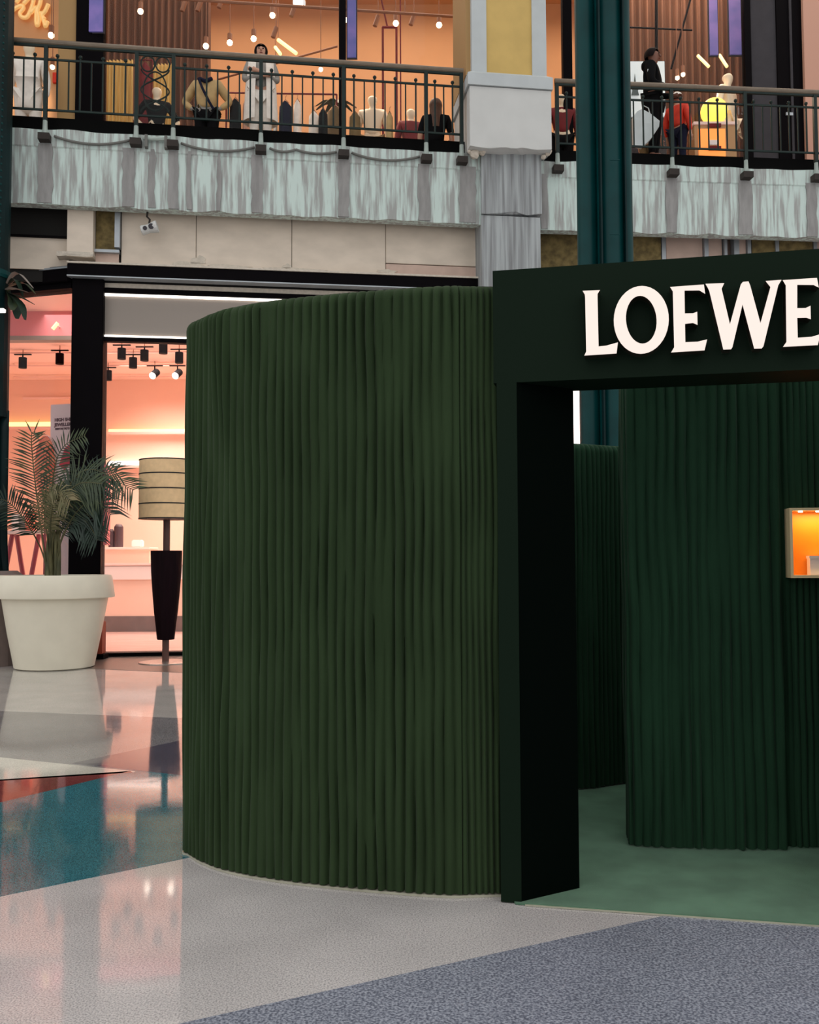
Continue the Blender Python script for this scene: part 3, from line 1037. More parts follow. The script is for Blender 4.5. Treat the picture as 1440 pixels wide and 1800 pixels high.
# opened-up west part: boxed pier, recess with insulation, metal stud, dark void
u = lambda x, y=430: FS.uz(x, y)[0]
z = lambda x, y: FS.uz(x, y)[1]
MB().fbox(FS, u(203), u(212), -0.04, 0.09, z(207, 438), ztopb).build('metal_stud', 'stud', bulk)
MB().fbox(FS, u(168), u(203), -0.05, -0.03, z(185, 444), ztopb).build('insulation_batt', 'insulation', bulk)
MB().fbox(FS, u(166), u(211), -0.05, 0.07, z(190, 446), z(190, 441)).build('ledge_strip', 'stud', bulk)
MB().fbox(FS, u(168), u(209), -0.05, -0.005, z(190, 462), z(190, 446)).build('wall_panel', 'beige_board2', bulk)
chipped(FS, u(122), u(167), -0.05, 0.16, z(140, 461), ztopb, 'beige_board', 'boxed_pier', bulk, 0.03)
chipped(FS, u(104), u(168), -0.02, 0.168, z(140, 460), z(140, 449), 'plaster_patch', 'torn_plaster', bulk, 0.03)
MB().fbox(FS, u(-60), u(121), -0.05, -0.02, z(60, 472), z(60, 416)).build('wall_panel', 'beige_board', bulk)
MB().fbox(FS, u(-60), u(119), -0.05, 0.03, z(60, 417), z(60, 414)).build('ledge_strip', 'black', bulk)

# floodlight under the beam
fx, fy = 262, 402
ufl, zfl = FS.uz(fx, fy, 0.25)
c = FS.P(ufl, 0.25, zfl)
fdl = thing('floodlight', 'small white floodlight hanging under the concrete beam', 'lamp', c)
ax = (FS.d * 0.95 + FS.n * 0.1 + Vector((0, 0, 0.28))).normalized()
MB().tube([c - ax * 0.11, c - ax * 0.10, c + ax * 0.0, c + ax * 0.10, c + ax * 0.12], [0.055, 0.07, 0.062, 0.085, 0.085], 14).build('housing', 'plaster_white', fdl, smooth=False)
MB().tube([c + FS.n * 0.06 - ax * 0.05, c + FS.n * 0.072 - ax * 0.05], 0.03, 10).build('grille', 'charcoal', fdl)
MB().tube([c + FS.n * 0.065 + ax * 0.04, c + FS.n * 0.078 + ax * 0.04], 0.04, 10).build('lens', 'charcoal', fdl)
MB().tube([c + Vector((0, 0, 0.05)), c + Vector((0.01, 0, 0.13)), c + Vector((-0.03, 0, 0.17)), c + Vector((-0.02, 0, 0.26)), c + Vector((-0.06, 0, 0.30)), c + Vector((-0.06, 0.0, 0.52))], 0.015, 6).build('hanging_bracket', 'bracket', fdl)

# east side: studs, boards and insulation behind the pavilion header
FE = Frame((FR.P(0, -0.45, 0).x, FR.P(0, -0.45, 0).y), (FR.d.x, FR.d.y))
be2 = thing('wall_studwork', 'stripped stud wall with insulation above the pavilion header', None, FE.P(2, 0, 6), kind='structure')
MB().fbox(FE, -0.5, 9, -0.30, -0.26, 0, ztopb).build('backing_board', 'beige_board2', be2)
u = lambda x, y=440: FE.uz(x, y)[0]
for (x0, x1, m, v1) in [(948, 1020, 'insulation', -0.03), (1105, 1163, 'insulation', -0.02), (1174, 1238, 'beige_board2', -0.06), (1249, 1272, 'beige_board2', -0.06), (1302, 1314, 'beige_board2', -0.05), (1324, 1364, 'insulation', -0.03), (1371, 1430, 'insulation', -0.02), (1438, 1520, 'beige_board2', -0.04)]:
    MB().fbox(FE, u(x0), u(x1), -0.14, v1, 4.5, ztopb).build('wall_panel', m, be2)
for (x0, x1) in [(1164, 1171), (1239, 1246), (1274, 1279), (1291, 1300), (1315, 1321), (1364, 1370), (1431, 1437)]:
    MB().fbox(FE, u(x0), u(x1), -0.14, 0.0, 4.5, ztopb).build('metal_stud', 'stud', be2)
MB().fbox(FE, u(1160), u(1530), -0.14, 0.01, FE.uz(1300, 416)[1], FE.uz(1300, 413)[1] + 0.05).build('top_track', 'stud', be2)

# rear walls of the building so that nothing is open behind the rooms
bk = MB().box(-13, 15, 23.0, 23.2, 0, 13.5).build('wall_back', 'beige_board')
tag(bk, 'rear wall of the building', kind='structure')

# =================================================================== GROUND FLOOR SHOP
US0, US1 = FS.uz(180, 800)[0], 6.6
uP0 = FS.uz(124, 800)[0]                      # black corner pier
ZG0 = 0.05
zs = lambda y, x=250, v=0.0: FS.uz(x, y, v)[1]
shop = thing('wall_shopfront', 'black framed shop front glowing pink and peach inside', None, FS.P(0, 0, 0), kind='structure')
MB().fbox(FS, uP0, US0, -0.30, 0.06, 0.0, ZFA - 0.02).build('corner_pier', 'black', shop, bevel=0.01)
MB().fbox(FS, uP0 - 0.05, US1, -0.25, 0.16, zs(494), zs(473)).build('fascia', 'black', shop, bevel=0.01)
MB().fbox(FS, uP0 - 0.05, US1, -0.02, 0.18, zs(473), zs(470)).build('fascia_cap', 'plaster_patch', shop)
MB().fbox(FS, uP0 - 0.05, US1, 0.0, 0.175, zs(495.5), zs(493.5)).build('fascia_lip', 'stud', shop)
MB().fbox(FS, US0, US1, -0.12, -0.04, zs(506), zs(498)).build('cream_strip', 'plaster_patch', shop)
MB().fbox(FS, US0, US1, -0.10, -0.02, zs(516), zs(507)).build('frame_bar', 'black', shop)
MB().fbox(FS, US0, US1, -0.10, -0.05, zs(520), zs(516)).build('light_strip', 'led', shop)
MB().fbox(FS, US0, US1, -0.14, -0.07, zs(588), zs(520)).build('grey_panel', 'grey_panel', shop)
MB().fbox(FS, US0, US1, -0.10, -0.05, zs(593), zs(589)).build('light_strip', 'led', shop)
MB().fbox(FS, US0, US1, -0.12, 0.0, zs(601), zs(593.5)).build('transom', 'black', shop)
MB().fbox(FS, US0, US1, -0.10, 0.0, 0.0, 0.05).build('sill', 'black', shop)
MB().fbox(FS, US0, US1, -0.05, -0.04, 0.05, zs(601)).build('window_pane', 'glass', shop)
for k in (1.9, 3.8, 5.7):
    MB().fbox(FS, US0 + k, US0 + k + 0.08, -0.1, 0.02, 0.05, zs(601)).build('mullion', 'black', shop)
# west window, swinging back from the pier
pA = FS.P(uP0, 0.0, 0)
FW = Frame((pA.x - 3.2 * 0.962, pA.y + 3.2 * 0.27), (0.962, -0.27))
zw = FW.uz(70, 506)[1]
MB().fbox(FW, 0, 3.2, -0.2, 0.12, zw + 0.02, ZFA - 0.05).build('fascia', 'black', shop, bevel=0.01)
MB().fbox(FW, 0, 3.2, -0.02, 0.14, zw + 0.20, zw + 0.225).build('fascia_lip', 'stud', shop)
MB().fbox(FW, 0, 3.2, -0.2, 0.05, zw - 0.06, zw + 0.02).build('frame_bar', 'black', shop)
MB().fbox(FW, 0, 3.2, -0.05, -0.04, 0.05, zw - 0.06).build('window_pane', 'glass', shop)
MB().fbox(FW, 0, 3.2, -0.10, 0.05, 0.0, 0.05).build('sill', 'black', shop)
MB().fbox(FW, 1.0, 1.08, -0.08, 0.03, 0.05, zw).build('mullion', 'black', shop)
ub_, zb2 = FW.uz(130, 477, 0.13)
# shop room
YB = 21.2
XL, XR = -9.5, 1.4
room = tag(MB().box(XL, XR, YB, YB + 0.1, 0, 5.6).build('wall_shop_back', 'peach'), 'peach back wall of the lit shop', kind='structure')
tag(MB().box(XL - 0.1, XL, 14.6, YB, 0, 5.6).build('wall_shop_west', 'peach'), 'side wall of the lit shop near the riveted column', kind='structure')
tag(MB().box(XR, XR + 0.1, 14.6, YB, 0, 5.6).build('wall_shop_east', 'peach'), 'side wall of the lit shop behind the pavilion', kind='structure')
shc = tag(MB().box(XL, XR, 15.2, YB, 5.34, 5.42).build('ceiling_shop', 'peach_pale'), 'pale shop ceiling with tracks', kind='structure')
pz = MB().prism([(XL, 14.9), (FW.P(0, -0.2, 0).x, FW.P(0, -0.2, 0).y), (pA.x, pA.y + 0.25), (FS.P(5.2, -0.2, 0).x, FS.P(5.2, -0.2, 0).y), (XR, 15.0), (XR, 15.2), (XL, 15.2)], 5.34, 5.42)
pz.build('ceiling_board', 'peach_pale', shc)
MB().box(XL, XR, 15.35, 15.5, 4.93, 5.34).build('pink_bulkhead', 'pink', shc)
MB().box(XL, -4.6, 15.30, 15.5, 4.86, 4.93).build('bulkhead_trim', 'grey_panel', shc)
fp = [(XL, YB), (XL, 14.9), (FW.P(0, -0.1, 0).x, FW.P(0, -0.1, 0).y), (pA.x + 0.02, pA.y + 0.32), (FS.P(5.2, -0.12, 0).x, FS.P(5.2, -0.12, 0).y), (XR, 15.0), (XR, YB)]
tag(MB().prism(fp, 0.002, 0.05).build('floor_shop', 'shop_floor'), 'pale pink shop floor', kind='structure')
# cove ledges on the back wall
def ledge(x0, x1, y, th, m_led, dy=0.18):
    a, b = at(x0, y, YB - dy), at(x1, y, YB - dy)
    MB().box(a.x, b.x, YB - dy, YB, a.z - 0.05, a.z).build('wall_ledge', 'peach_pale', room)
    MB().box(a.x, b.x, YB - dy + 0.03, YB - dy + 0.06, a.z + 0.001, a.z + th).build('light_strip', m_led, room)


ledge(190, 420, 759, 0.06, 'led_warm')
ledge(-60, 122, 750, 0.10, 'led_warm')
ledge(190, 300, 818, 0.09, 'led')
a, b = at(40, 698, YB - 0.06), at(122, 698, YB - 0.06)
MB().box(a.x, b.x, YB - 0.06, YB, a.z - 0.05, a.z).build('wall_ledge', 'peach_pale', room)
# ceiling tracks
spots = [(40, 638, 'l'), (105, 631, 'l'), (190, 660, 's'), (214, 622, 's'), (234, 638, 's'), (254, 625, 's'), (287, 612, 's'), (315, 629, 's'), (272, 657, 'on'), (312, 657, 'on')]
for Ytr in (17.2, 18.2, 19.4, 20.6):
    o = MB().box(XL + 1, XR - 0.5, Ytr - 0.02, Ytr + 0.02, 5.27, 5.30).build('ceiling_track', 'peach_pale', shc)
    for xx in (-8, -6, -4, -2, 0):
        MB().tube([(xx, Ytr, 5.29), (xx, Ytr, 5.345)], 0.006, 5).build('track_hanger', 'peach_pale', shc)
names = {0: 'black track spotlight above the coral print, farther from the black pier', 1: 'black track spotlight above the pale poster, close to the black pier',
         2: 'lowest black track spotlight beside the black pier', 3: 'highest black track spotlight of the pair next to the black pier', 4: 'black track spotlight, lower of the middle pair above the counter',
         5: 'black track spotlight above the lit lamp, middle of the row', 6: 'highest and largest black track spotlight near the transom', 7: 'black track spotlight next to the pleated wall',
         8: 'switched on track spotlight glowing in mid ceiling', 9: 'switched on track spotlight glowing next to the pleated wall'}
for i, (px, py, kd) in enumerate(spots):
    # height of the lamp head is fixed by the track, so its depth follows from the sight line
    d = ray(px, py)
    zl = 5.08
    Y = (zl - CAM_H) / d.z * d.y
    Y = min(Y, YB - 0.5)
    p = at(px, py, Y)
    t = thing('track_spotlight', names[i], 'spotlight', p, 'track spotlights in the shop')
    MB().box(p.x - 0.16, p.x + 0.16, p.y - 0.02, p.y + 0.02, p.z + 0.15, p.z + 0.17).build('adapter', 'lamp_black', t)
    MB().tube([p + Vector((0, 0, 0.08)), p + Vector((0, 0, 0.16))], 0.014, 6).build('stem', 'lamp_black', t)
    r = 0.075
    if kd == 'on':
        ax = Vector((-0.25, -0.75, -0.55)).normalized()
        MB().tube([p - ax * 0.09, p + ax * 0.09], r, 14).build('head', 'lamp_black', t)
        MB().tube([p + ax * 0.091, p + ax * 0.105], r * 0.9, 14).build('bulb', 'bulb', t)
    else:
        MB().tube([p + Vector((0, 0, 0.10)), p - Vector((0, 0, 0.10))], r, 14).build('head', 'lamp_black', t)
    if Y > 16:
        MB().tube([p + Vector((0, 0, 0.16)), (p.x, p.y, 5.335)], 0.008, 5).build('drop_rod', 'lamp_tan', t)
for (px, py, lb) in [(120, 528, 'small lit tube lamp under the pink bulkhead by the pier'), (97, 573, 'small lit tube lamp low on the pink bulkhead')]:
    p = at(px, py, 15.15)
    t = thing('tube_lamp', lb, 'lamp', p, 'tube lamps on the pink bulkhead')
    MB().tube([p + Vector((0.04, 0, 0.05)), p - Vector((0.04, 0, 0.05))], 0.03, 8).build('tube', 'led_warm', t)
    MB().tube([p + Vector((0, 0, 0.03)), p + Vector((0, 0.21, 0.03))], 0.012, 6).build('arm', 'peach_pale', t)

# counter with products (east window)
def cab(x0, x1, ytop, ybot, Y, depth, m, name, label, cat, z0=0.05, top=None):
    a, b = at(x0, ytop, Y), at(x1, ytop, Y)
    z1 = a.z
    t = thing(name, label, cat, ((a.x + b.x) / 2, Y, z0))
    MB().box(a.x, b.x, Y + 0.02, Y + depth, z0, z1 - 0.05).build('body', m, t)
    MB().box(a.x + 0.02, b.x - 0.02, Y, Y + 0.05, z0 + 0.002, z0 + 0.28).build('kickboard', 'stone_grey', t)
    MB().box(a.x - 0.03, b.x + 0.03, Y - 0.04, Y + depth, z1 - 0.05, z1).build('worktop', top or 'peach_pale', t, bevel=0.01)
    return t, z1


ct, zct = cab(150, 420, 990, 1085, 17.6, 1.0, 'peach', 'shop_counter', 'long peach counter with pale top behind the shop window', 'counter')
o = MB().box(-5.6, 0.6, 17.58, 17.60, zct - 0.30, zct - 0.06).build('front_lip', 'product_white', ct)
c2, zc2 = cab(186, 262, 962, 985, 18.9, 0.6, 'peach', 'display_block', 'pale raised display block behind the peach counter', 'display stand')


def atz(px, py, z):
    d = ray(px, py)
    return EYE + d * ((z - CAM_H) / d.z)


for i, (px, w, ytop, m, nm, lb, ct_) in enumerate([
        (196, 10, 930, 'product_dark', 'product_canister', 'short dark canister on the pale display block', 'canister'),
        (209, 16, 921, 'product_dark', 'product_canister', 'tall dark rounded canister on the pale display block', 'canister'),
        (240, 18, 949, 'product_white', 'product_box', 'low white box on the pale display block', 'box')]):
    Y = 19.1 + 0.02 * i
    p0, p1 = at(px - w / 2, ytop, Y), at(px + w / 2, ytop, Y)
    if 'canister' in nm:
        t = thing(nm, lb, ct_, ((p0.x + p1.x) / 2, Y, zc2))
        r = (p1.x - p0.x) / 2
        MB().lathe(((p0.x + p1.x) / 2, Y, zc2), [(r * 0.95, 0), (r, 0.03), (r, p0.z - zc2 - 0.06), (r * 0.8, p0.z - zc2 - 0.03)], 14).build('body', m, t)
        MB().lathe(((p0.x + p1.x) / 2, Y, zc2), [(r * 0.8, p0.z - zc2 - 0.03), (r * 0.6, p0.z - zc2)], 14).build('lid', 'stone_grey', t)
    else:
        o = MB().box(p0.x, p1.x, Y, Y + 0.2, zc2, p0.z).build(nm, m, bevel=0.02)
        tag(o, lb, ct_)
# rose pilaster and red stool by the window
MB().fbox(FS, US0, US0 + 0.05, -0.42, -0.14, FS.uz(190, 958, -0.2)[1], FS.uz(190, 818, -0.2)[1]).build('rose_strip', 'pink', shop)
# brick red bollard between planter and pier
pb = fl(172, 1158)
bol = thing('red_bollard', 'low brick red box beside the cream planter', 'box', (pb.x, pb.y, 0))
h_ = at(172, 1092, pb.y).z
MB().box(pb.x - 0.10, pb.x + 0.08, pb.y - 0.09, pb.y + 0.09, 0.07, h_).build('body', 'brick_red', bol, bevel=0.01)
MB().box(pb.x - 0.13, pb.x + 0.11, pb.y - 0.11, pb.y + 0.11, 0.003, 0.07).build('base', 'black', bol)

# west window display: poster, round prints, red trestle, crate
FWd = Frame((FW.P(0, -0.45, 0).x, FW.P(0, -0.45, 0).y), (FW.d.x, FW.d.y))
u = lambda x, y=800: FWd.uz(x, y)[0]
z = lambda x, y: FWd.uz(x, y)[1]
ps = thing('hanging_poster', 'tall pale pink poster with grey lettering by the pier', 'poster', FWd.P(u(110), 0, z(110, 900)))
MB().fbox(FWd, u(88), u(152), -0.012, 0.0, 0.3, z(100, 711)).build('sheet', 'poster', ps)


def text(txt, F, px, py, hpx, m, parent, v=0.002):
    uu, zz = F.uz(px, py, v)
    _, z2 = F.uz(px, py - hpx, v)
    cu = bpy.data.curves.new('lettering', 'FONT')
    cu.body = txt
    cu.size = (z2 - zz) / 0.72
    cu.extrude = 0.001
    cu.offset = 0.004
    tmp = bpy.data.objects.new('lettering', cu)
    col.objects.link(tmp)
    me = bpy.data.meshes.new_from_object(tmp.evaluated_get(bpy.context.evaluated_depsgraph_get()))
    bpy.data.objects.remove(tmp)
    me.materials.clear()
    me.materials.append(M[m])
    o = bpy.data.objects.new('lettering', me)
    col.objects.link(o)
    o.location = F.P(uu, v, zz)
    o.rotation_euler = (math.pi / 2, 0, math.atan2(F.d.y, F.d.x))
    o.parent = parent
    o.matrix_parent_inverse = Matrix.Translation(-Vector(parent.location))
    return o


text('HIGH SHINE', FWd, 96, 741, 5.5, 'ink', ps)
text('JEWELLERY', FWd, 96, 749.5, 5.5, 'ink', ps)
text('NEW IN STORE', FWd, 97, 755.5, 3, 'ink', ps)


def disc(px, py, rx, ry, m, name, label, cat, v, parts=None):
    uu, zz = FWd.uz(px, py, v)
    ru = FWd.uz(px + rx, py, v)[0] - uu
    rz_ = FWd.uz(px, py - ry, v)[1] - zz
    t = thing(name, label, cat, FWd.P(uu, v, zz - rz_))
    ring = [(uu + ru * math.cos(a), zz + rz_ * math.sin(a)) for a in [2 * math.pi * k / 36 for k in range(36)]]
    MB().fprism(FWd, ring, v - 0.03, v).build('board', m, t)
    ring2 = [(uu + ru * 1.05 * math.cos(a), zz + rz_ * 1.03 * math.sin(a)) for a in [2 * math.pi * k / 36 for k in range(36)]]
    MB().fprism(FWd, ring2, v - 0.04, v - 0.02).build('rim', 'peach_pale', t)
    MB().fbox(FWd, uu - 0.015, uu + 0.015, v - 0.05, v - 0.03, 0.05, zz).build('stand', 'crimson', t)
    return t, uu, zz, ru, rz_


d1, uu, zz, ru, rz_ = disc(78, 818, 17, 52, 'coral', 'oval_print', 'tall oval coral fabric print behind the palm', 'print', 0.05)
for k in range(3):
    MB().tube([FWd.P(uu + ru * (0.2 - 0.25 * k), 0.058, zz + rz_ * (0.75 - 0.5 * k)), FWd.P(uu + ru * (0.5 - 0.2 * k), 0.062, zz + rz_ * (0.35 - 0.4 * k)), FWd.P(uu + ru * (0.7 - 0.05 * k), 0.056, zz + rz_ * (-0.1 - 0.3 * k))], [0.004, 0.02, 0.004], 6).build('fold', 'coral', d1)
d2, uu, zz, ru, rz_ = disc(130, 870, 32, 92, 'poster', 'round_print', 'large round pink and white print with a red diamond', 'print', 0.10)
MB().fprism(FWd, [(FWd.uz(*q, 0.10)[0], FWd.uz(*q, 0.10)[1]) for q in [(104, 818), (114, 826), (130, 806), (130, 775), (114, 788)]], 0.09, 0.106).build('diamond', 'rose', d2)


def trestle(x0, x1, ytop, Y, label):
    a, b = at(x0, ytop, Y), at(x1, ytop, Y)
    t = thing('trestle_table', label, 'table', ((a.x + b.x) / 2, Y, 0.05))
    MB().box(a.x - 0.1, b.x + 0.1, Y - 0.3, Y + 0.3, a.z - 0.05, a.z).build('tabletop', 'peach_pale', t, bevel=0.005)
    for xx in (a.x + 0.05, b.x - 0.05):
        for s in (-1, 1):
            MB().tube([(xx, Y + s * 0.08, a.z - 0.05), (xx + s * 0.22, Y + s * 0.25, 0.05)], 0.035, 6).build('leg', 'crimson', t)
    return t, a.z


tb, ztb = trestle(20, 78, 934, 14.75, 'crimson trestle table with pale top behind the potted palm')
for i, (px, w, h, m, lb) in enumerate([(29, 12, 30, 'product_white', 'white gift bag on the trestle table next to the riveted column'), (41, 10, 26, 'grey_panel', 'grey gift bag in the middle of the trestle table'), (54, 14, 36, 'coral', 'coral gift bag on the trestle table beside the palm')]):
    a, b = at(px - w / 2, 930, 14.75), at(px + w / 2, 930, 14.75)
    zt3 = ztb + h * 14.75 / 1700
    t = thing('gift_bag', lb, 'bag', ((a.x + b.x) / 2, 14.75, ztb), 'gift bags on the trestle table')
    MB().hexa([(a.x, 14.7, ztb), (b.x, 14.7, ztb), (b.x, 14.8, ztb), (a.x, 14.8, ztb), (a.x - 0.01, 14.69, zt3), (b.x + 0.01, 14.69, zt3), (b.x + 0.01, 14.81, zt3), (a.x - 0.01, 14.81, zt3)]).build('body', m, t)
    cx = (a.x + b.x) / 2
    MB().tube([(cx - 0.03, 14.695, zt3 - 0.02), (cx - 0.02, 14.695, zt3 + 0.06), (cx + 0.02, 14.695, zt3 + 0.06), (cx + 0.03, 14.695, zt3 - 0.02)], 0.004, 5).build('handle', 'product_white', t)
a, b = at(108, 968, 14.3), at(126, 1000, 14.3)
t = thing('display_crate', 'crimson display crate with pink shelf behind the palm', 'crate', ((a.x + b.x) / 2, 14.4, 0.05))
MB().box(a.x, b.x + 0.3, 14.3, 14.7, 0.05, 1.18).build('base', 'crimson', t)
MB().box(a.x, b.x + 0.3, 14.28, 14.7, 1.18, at(108, 986, 14.3).z).build('shelf', 'pink', t)
MB().box(a.x + 0.02, b.x + 0.28, 14.32, 14.7, at(108, 986, 14.3).z, at(108, 969, 14.3).z).build('top_block', 'crimson', t)

# lit sign box behind the atrium column (glimpsed through the doorway)
a = at(1006, 730, 13.6)
sb = thing('light_box', 'narrow white light box glimpsed through the pavilion doorway', 'sign', (a.x, 13.62, 0))
MB().box(a.x - 0.4, a.x + 0.16, 13.55, 13.60, 2.6, 4.1).build('lit_face', 'backlit', sb)
MB().box(a.x - 0.43, a.x + 0.19, 13.60, 13.70, 0.0, 4.13).build('housing', 'black', sb)

# =================================================================== COLUMNS
def bundle(cx, cy, tubes, z0, z1, name, label, rings=()):
    t = thing(name, label, 'column', (cx, cy, z0))
    for (dx, dy, r) in tubes:
        MB().tube([(cx + dx, cy + dy, z0), (cx + dx, cy + dy, z1)], r, 24).build('pipe', 'teal_paint', t, smooth=True)
    for zz in rings:
        MB().lathe((cx, cy, zz), [(0.36, 0), (0.37, 0.02), (0.36, 0.05)], 24).build('collar', 'teal_paint', t)
    return t


YC = 10.2
cl, cr = at(1013, 300, YC), at(1111, 300, YC)
cxm, hwid = (cl.x + cr.x) / 2, (cr.x - cl.x) / 2
r1 = hwid * 0.36
colm = bundle(cxm, YC, [(-hwid + r1, -0.02, r1), (hwid * 0.16, -0.07, hwid * 0.50), (hwid - hwid * 0.26, 0.0, hwid * 0.26), (0, 0.18, hwid * 0.6)], 0, 12.5, 'atrium_column', 'tall teal clustered pipe column rising behind the pavilion')
for nm in colm.children:
    auto_smooth(nm)
for px in (1049, 1091):
    p = at(px, 300, YC)
    MB().box(p.x - 0.008, p.x + 0.008, YC - 0.24, YC - 0.05, 0, 12.5).build('seam_rib', 'teal_dark', colm)
for py in (430, 303):
    p = at(1070, py, YC)
    MB().tube([(p.x - 0.05, YC - 0.32, p.z), (p.x + 0.05, YC - 0.32, p.z)], 0.006, 5).build('bolt_line', 'teal_paint', colm)

# west riveted column with flared foot
YW = 12.55
pe = at(19, 300, YW)
wc = thing('riveted_column', 'dark teal riveted iron column at the left edge of the photo', 'column', (pe.x - 0.36, YW, 0))
cx = pe.x - 0.36
prof = [(0.42, 0), (0.42, 0.06), (0.36, 0.08)]
MB().lathe((cx, YW, 0), [(0.36, 3.2), (0.36, 5.1), (0.345, 5.12), (0.345, 12.6)], 24).build('shaft', 'teal_dark', wc, smooth=False)
MB().lathe((cx, YW, 0), [(0.375, 5.02), (0.385, 5.06), (0.375, 5.12)], 24).build('collar', 'teal_paint', wc)
ft = MB()
for k in range(7):
    a = -math.pi / 2 + (k - 3) * math.pi / 3.5
    dx, dy = math.cos(a), math.sin(a)
    ft = MB()
    pts = []
    for j in range(12):
        tt = j / 11
        zz = 3.3 * (1 - tt) + 0.0
        rr = 0.30 + (0.16 * max(0, (tt - 0.45) / 0.55) ** 1.6)
        pts.append((cx + dx * rr, YW + dy * rr, zz))
    ft.tube(pts, 0.075, 8)
    ft.build('flared_rib', 'teal_dark', wc, smooth=True)
MB().lathe((cx, YW, 0), [(0.38, 0.9), (0.30, 1.6), (0.27, 3.3)], 20).build('core', 'teal_dark', wc, smooth=True)
MB().lathe((cx, YW, 0), [(0.60, 0.0), (0.60, 1.12), (0.50, 1.2), (0.3, 1.2)], 28).build('plinth', 'stone_grey', wc)
rv = MB().ball((0, 0, 0), 0.016, 6, 4).build('rivet', 'teal_paint')
for k in range(60):
    zz = 5.25 + k * 0.09
    for a in (-0.5, -0.95, -1.4):
        inst('rivet', rv.data, (cx + 0.345 * math.cos(a), YW + 0.345 * math.sin(a), zz), wc)
bpy.data.objects.remove(rv)
lp = at(2, 546.5, YW - 0.35)
o = MB().box(lp.x - 0.05, lp.x + 0.05, lp.y - 0.05, lp.y + 0.02, lp.z - 0.02, lp.z + 0.02).build('marker_light', 'led', wc)

# fern hanging off the column
fern = thing('hanging_fern', 'spray of large grey green leaves sprouting from the riveted column', 'plant', (cx + 0.33, YW - 0.1, at(20, 505, YW).z))


def leaf(path, w, m, parent, name='leaf', up=Vector((0, 0, 1)), cup=0.15):
    path = [Vector(p) for p in path]
    n = len(path)
    L, C_, Rr = [], [], []
    for i, p in enumerate(path):
        t = (path[min(i + 1, n - 1)] - path[max(i - 1, 0)]).normalized()
        sd = t.cross(up)
        sd = sd.normalized() if sd.length > 1e-5 else Vector((1, 0, 0))
        nn = sd.cross(t)
        ww = w * math.sin(math.pi * min(0.98, (i + 0.35) / n)) ** 0.8
        L.append(p - sd * ww + nn * ww * cup)
        C_.append(p)
        Rr.append(p + sd * ww + nn * ww * cup)
    mb = MB().grid([L, C_, Rr])
    mb.grid([[q - Vector((0, 0, 0.004)) for q in L], [q - Vector((0, 0, 0.004)) for q in C_], [q - Vector((0, 0, 0.004)) for q in Rr]])
    return mb.build(name, m, parent, smooth=True)


for (x0, y0, x1, y1, x2, y2, w, m) in [(10, 500, 30, 480, 58, 506, 0.05, 'grey_panel'), (12, 505, 40, 497, 62, 516, 0.05, 'leaf'), (8, 510, 26, 508, 50, 514, 0.06, 'grey_panel'), (14, 515, 34, 522, 60, 535, 0.07, 'leaf_dark'),
                                     (12, 515, 28, 535, 30, 560, 0.07, 'leaf_dark'), (14, 512, 36, 535, 44, 562, 0.06, 'leaf_dark'), (10, 505, 22, 530, 22, 545, 0.07, 'leaf'), (14, 500, 28, 492, 40, 520, 0.05, 'leaf_dark')]:
    Yf = YW - 0.15 + random.uniform(-0.12, 0.12)
    pts = crom([at(x0, y0, YW - 0.05), at(x1, y1, Yf), at(x2, y2, Yf - 0.05)], 4)
    leaf(pts, w, m, fern)
MB().tube([at(8, 516, YW), at(22, 506, YW - 0.15)], 0.012, 6).build('stalk', 'stem', fern)

# =================================================================== POTTED PALM
pc = fl(97, 1180)
YP = pc.y + 0.44
pcx = at(97, 1100, YP).x
rim_z = at(97, 1012, YP - 0.66).z
palm = thing('potted_palm', 'feathery palm in a large round cream planter', 'potted plant', (pcx, YP, 0))
rr = 0.475
Rt = (at(196, 1020, YP).x - at(-4, 1020, YP).x) / 2
zl = at(97, 1052, YP - Rt).z
pm = MB().lathe((pcx, YP, 0), [(rr - 0.03, 0.002), (rr, 0.015), (rr + (Rt - 0.07 - rr) * 0.5, zl * 0.5), (Rt - 0.075, zl + 0.02)], 48).build('pot', 'pot', palm)
auto_smooth(pm)
rmm = MB().lathe((pcx, YP, 0), [(Rt - 0.09, zl + 0.02), (Rt - 0.005, zl - 0.012), (Rt, zl), (Rt - 0.035, rim_z - 0.03), (Rt - 0.05, rim_z), (Rt - 0.10, rim_z), (Rt - 0.14, rim_z - 0.12)], 48, cap=False).build('rim', 'pot', pm)
auto_smooth(rmm)
MB().lathe((pcx, YP, 0), [(0.01, rim_z - 0.10), (Rt - 0.12, rim_z - 0.10)], 32).build('soil', 'soil', pm)
# stems
base = Vector((at(90, 1015, YP).x, YP, rim_z - 0.1))
rnd = random.Random(5)


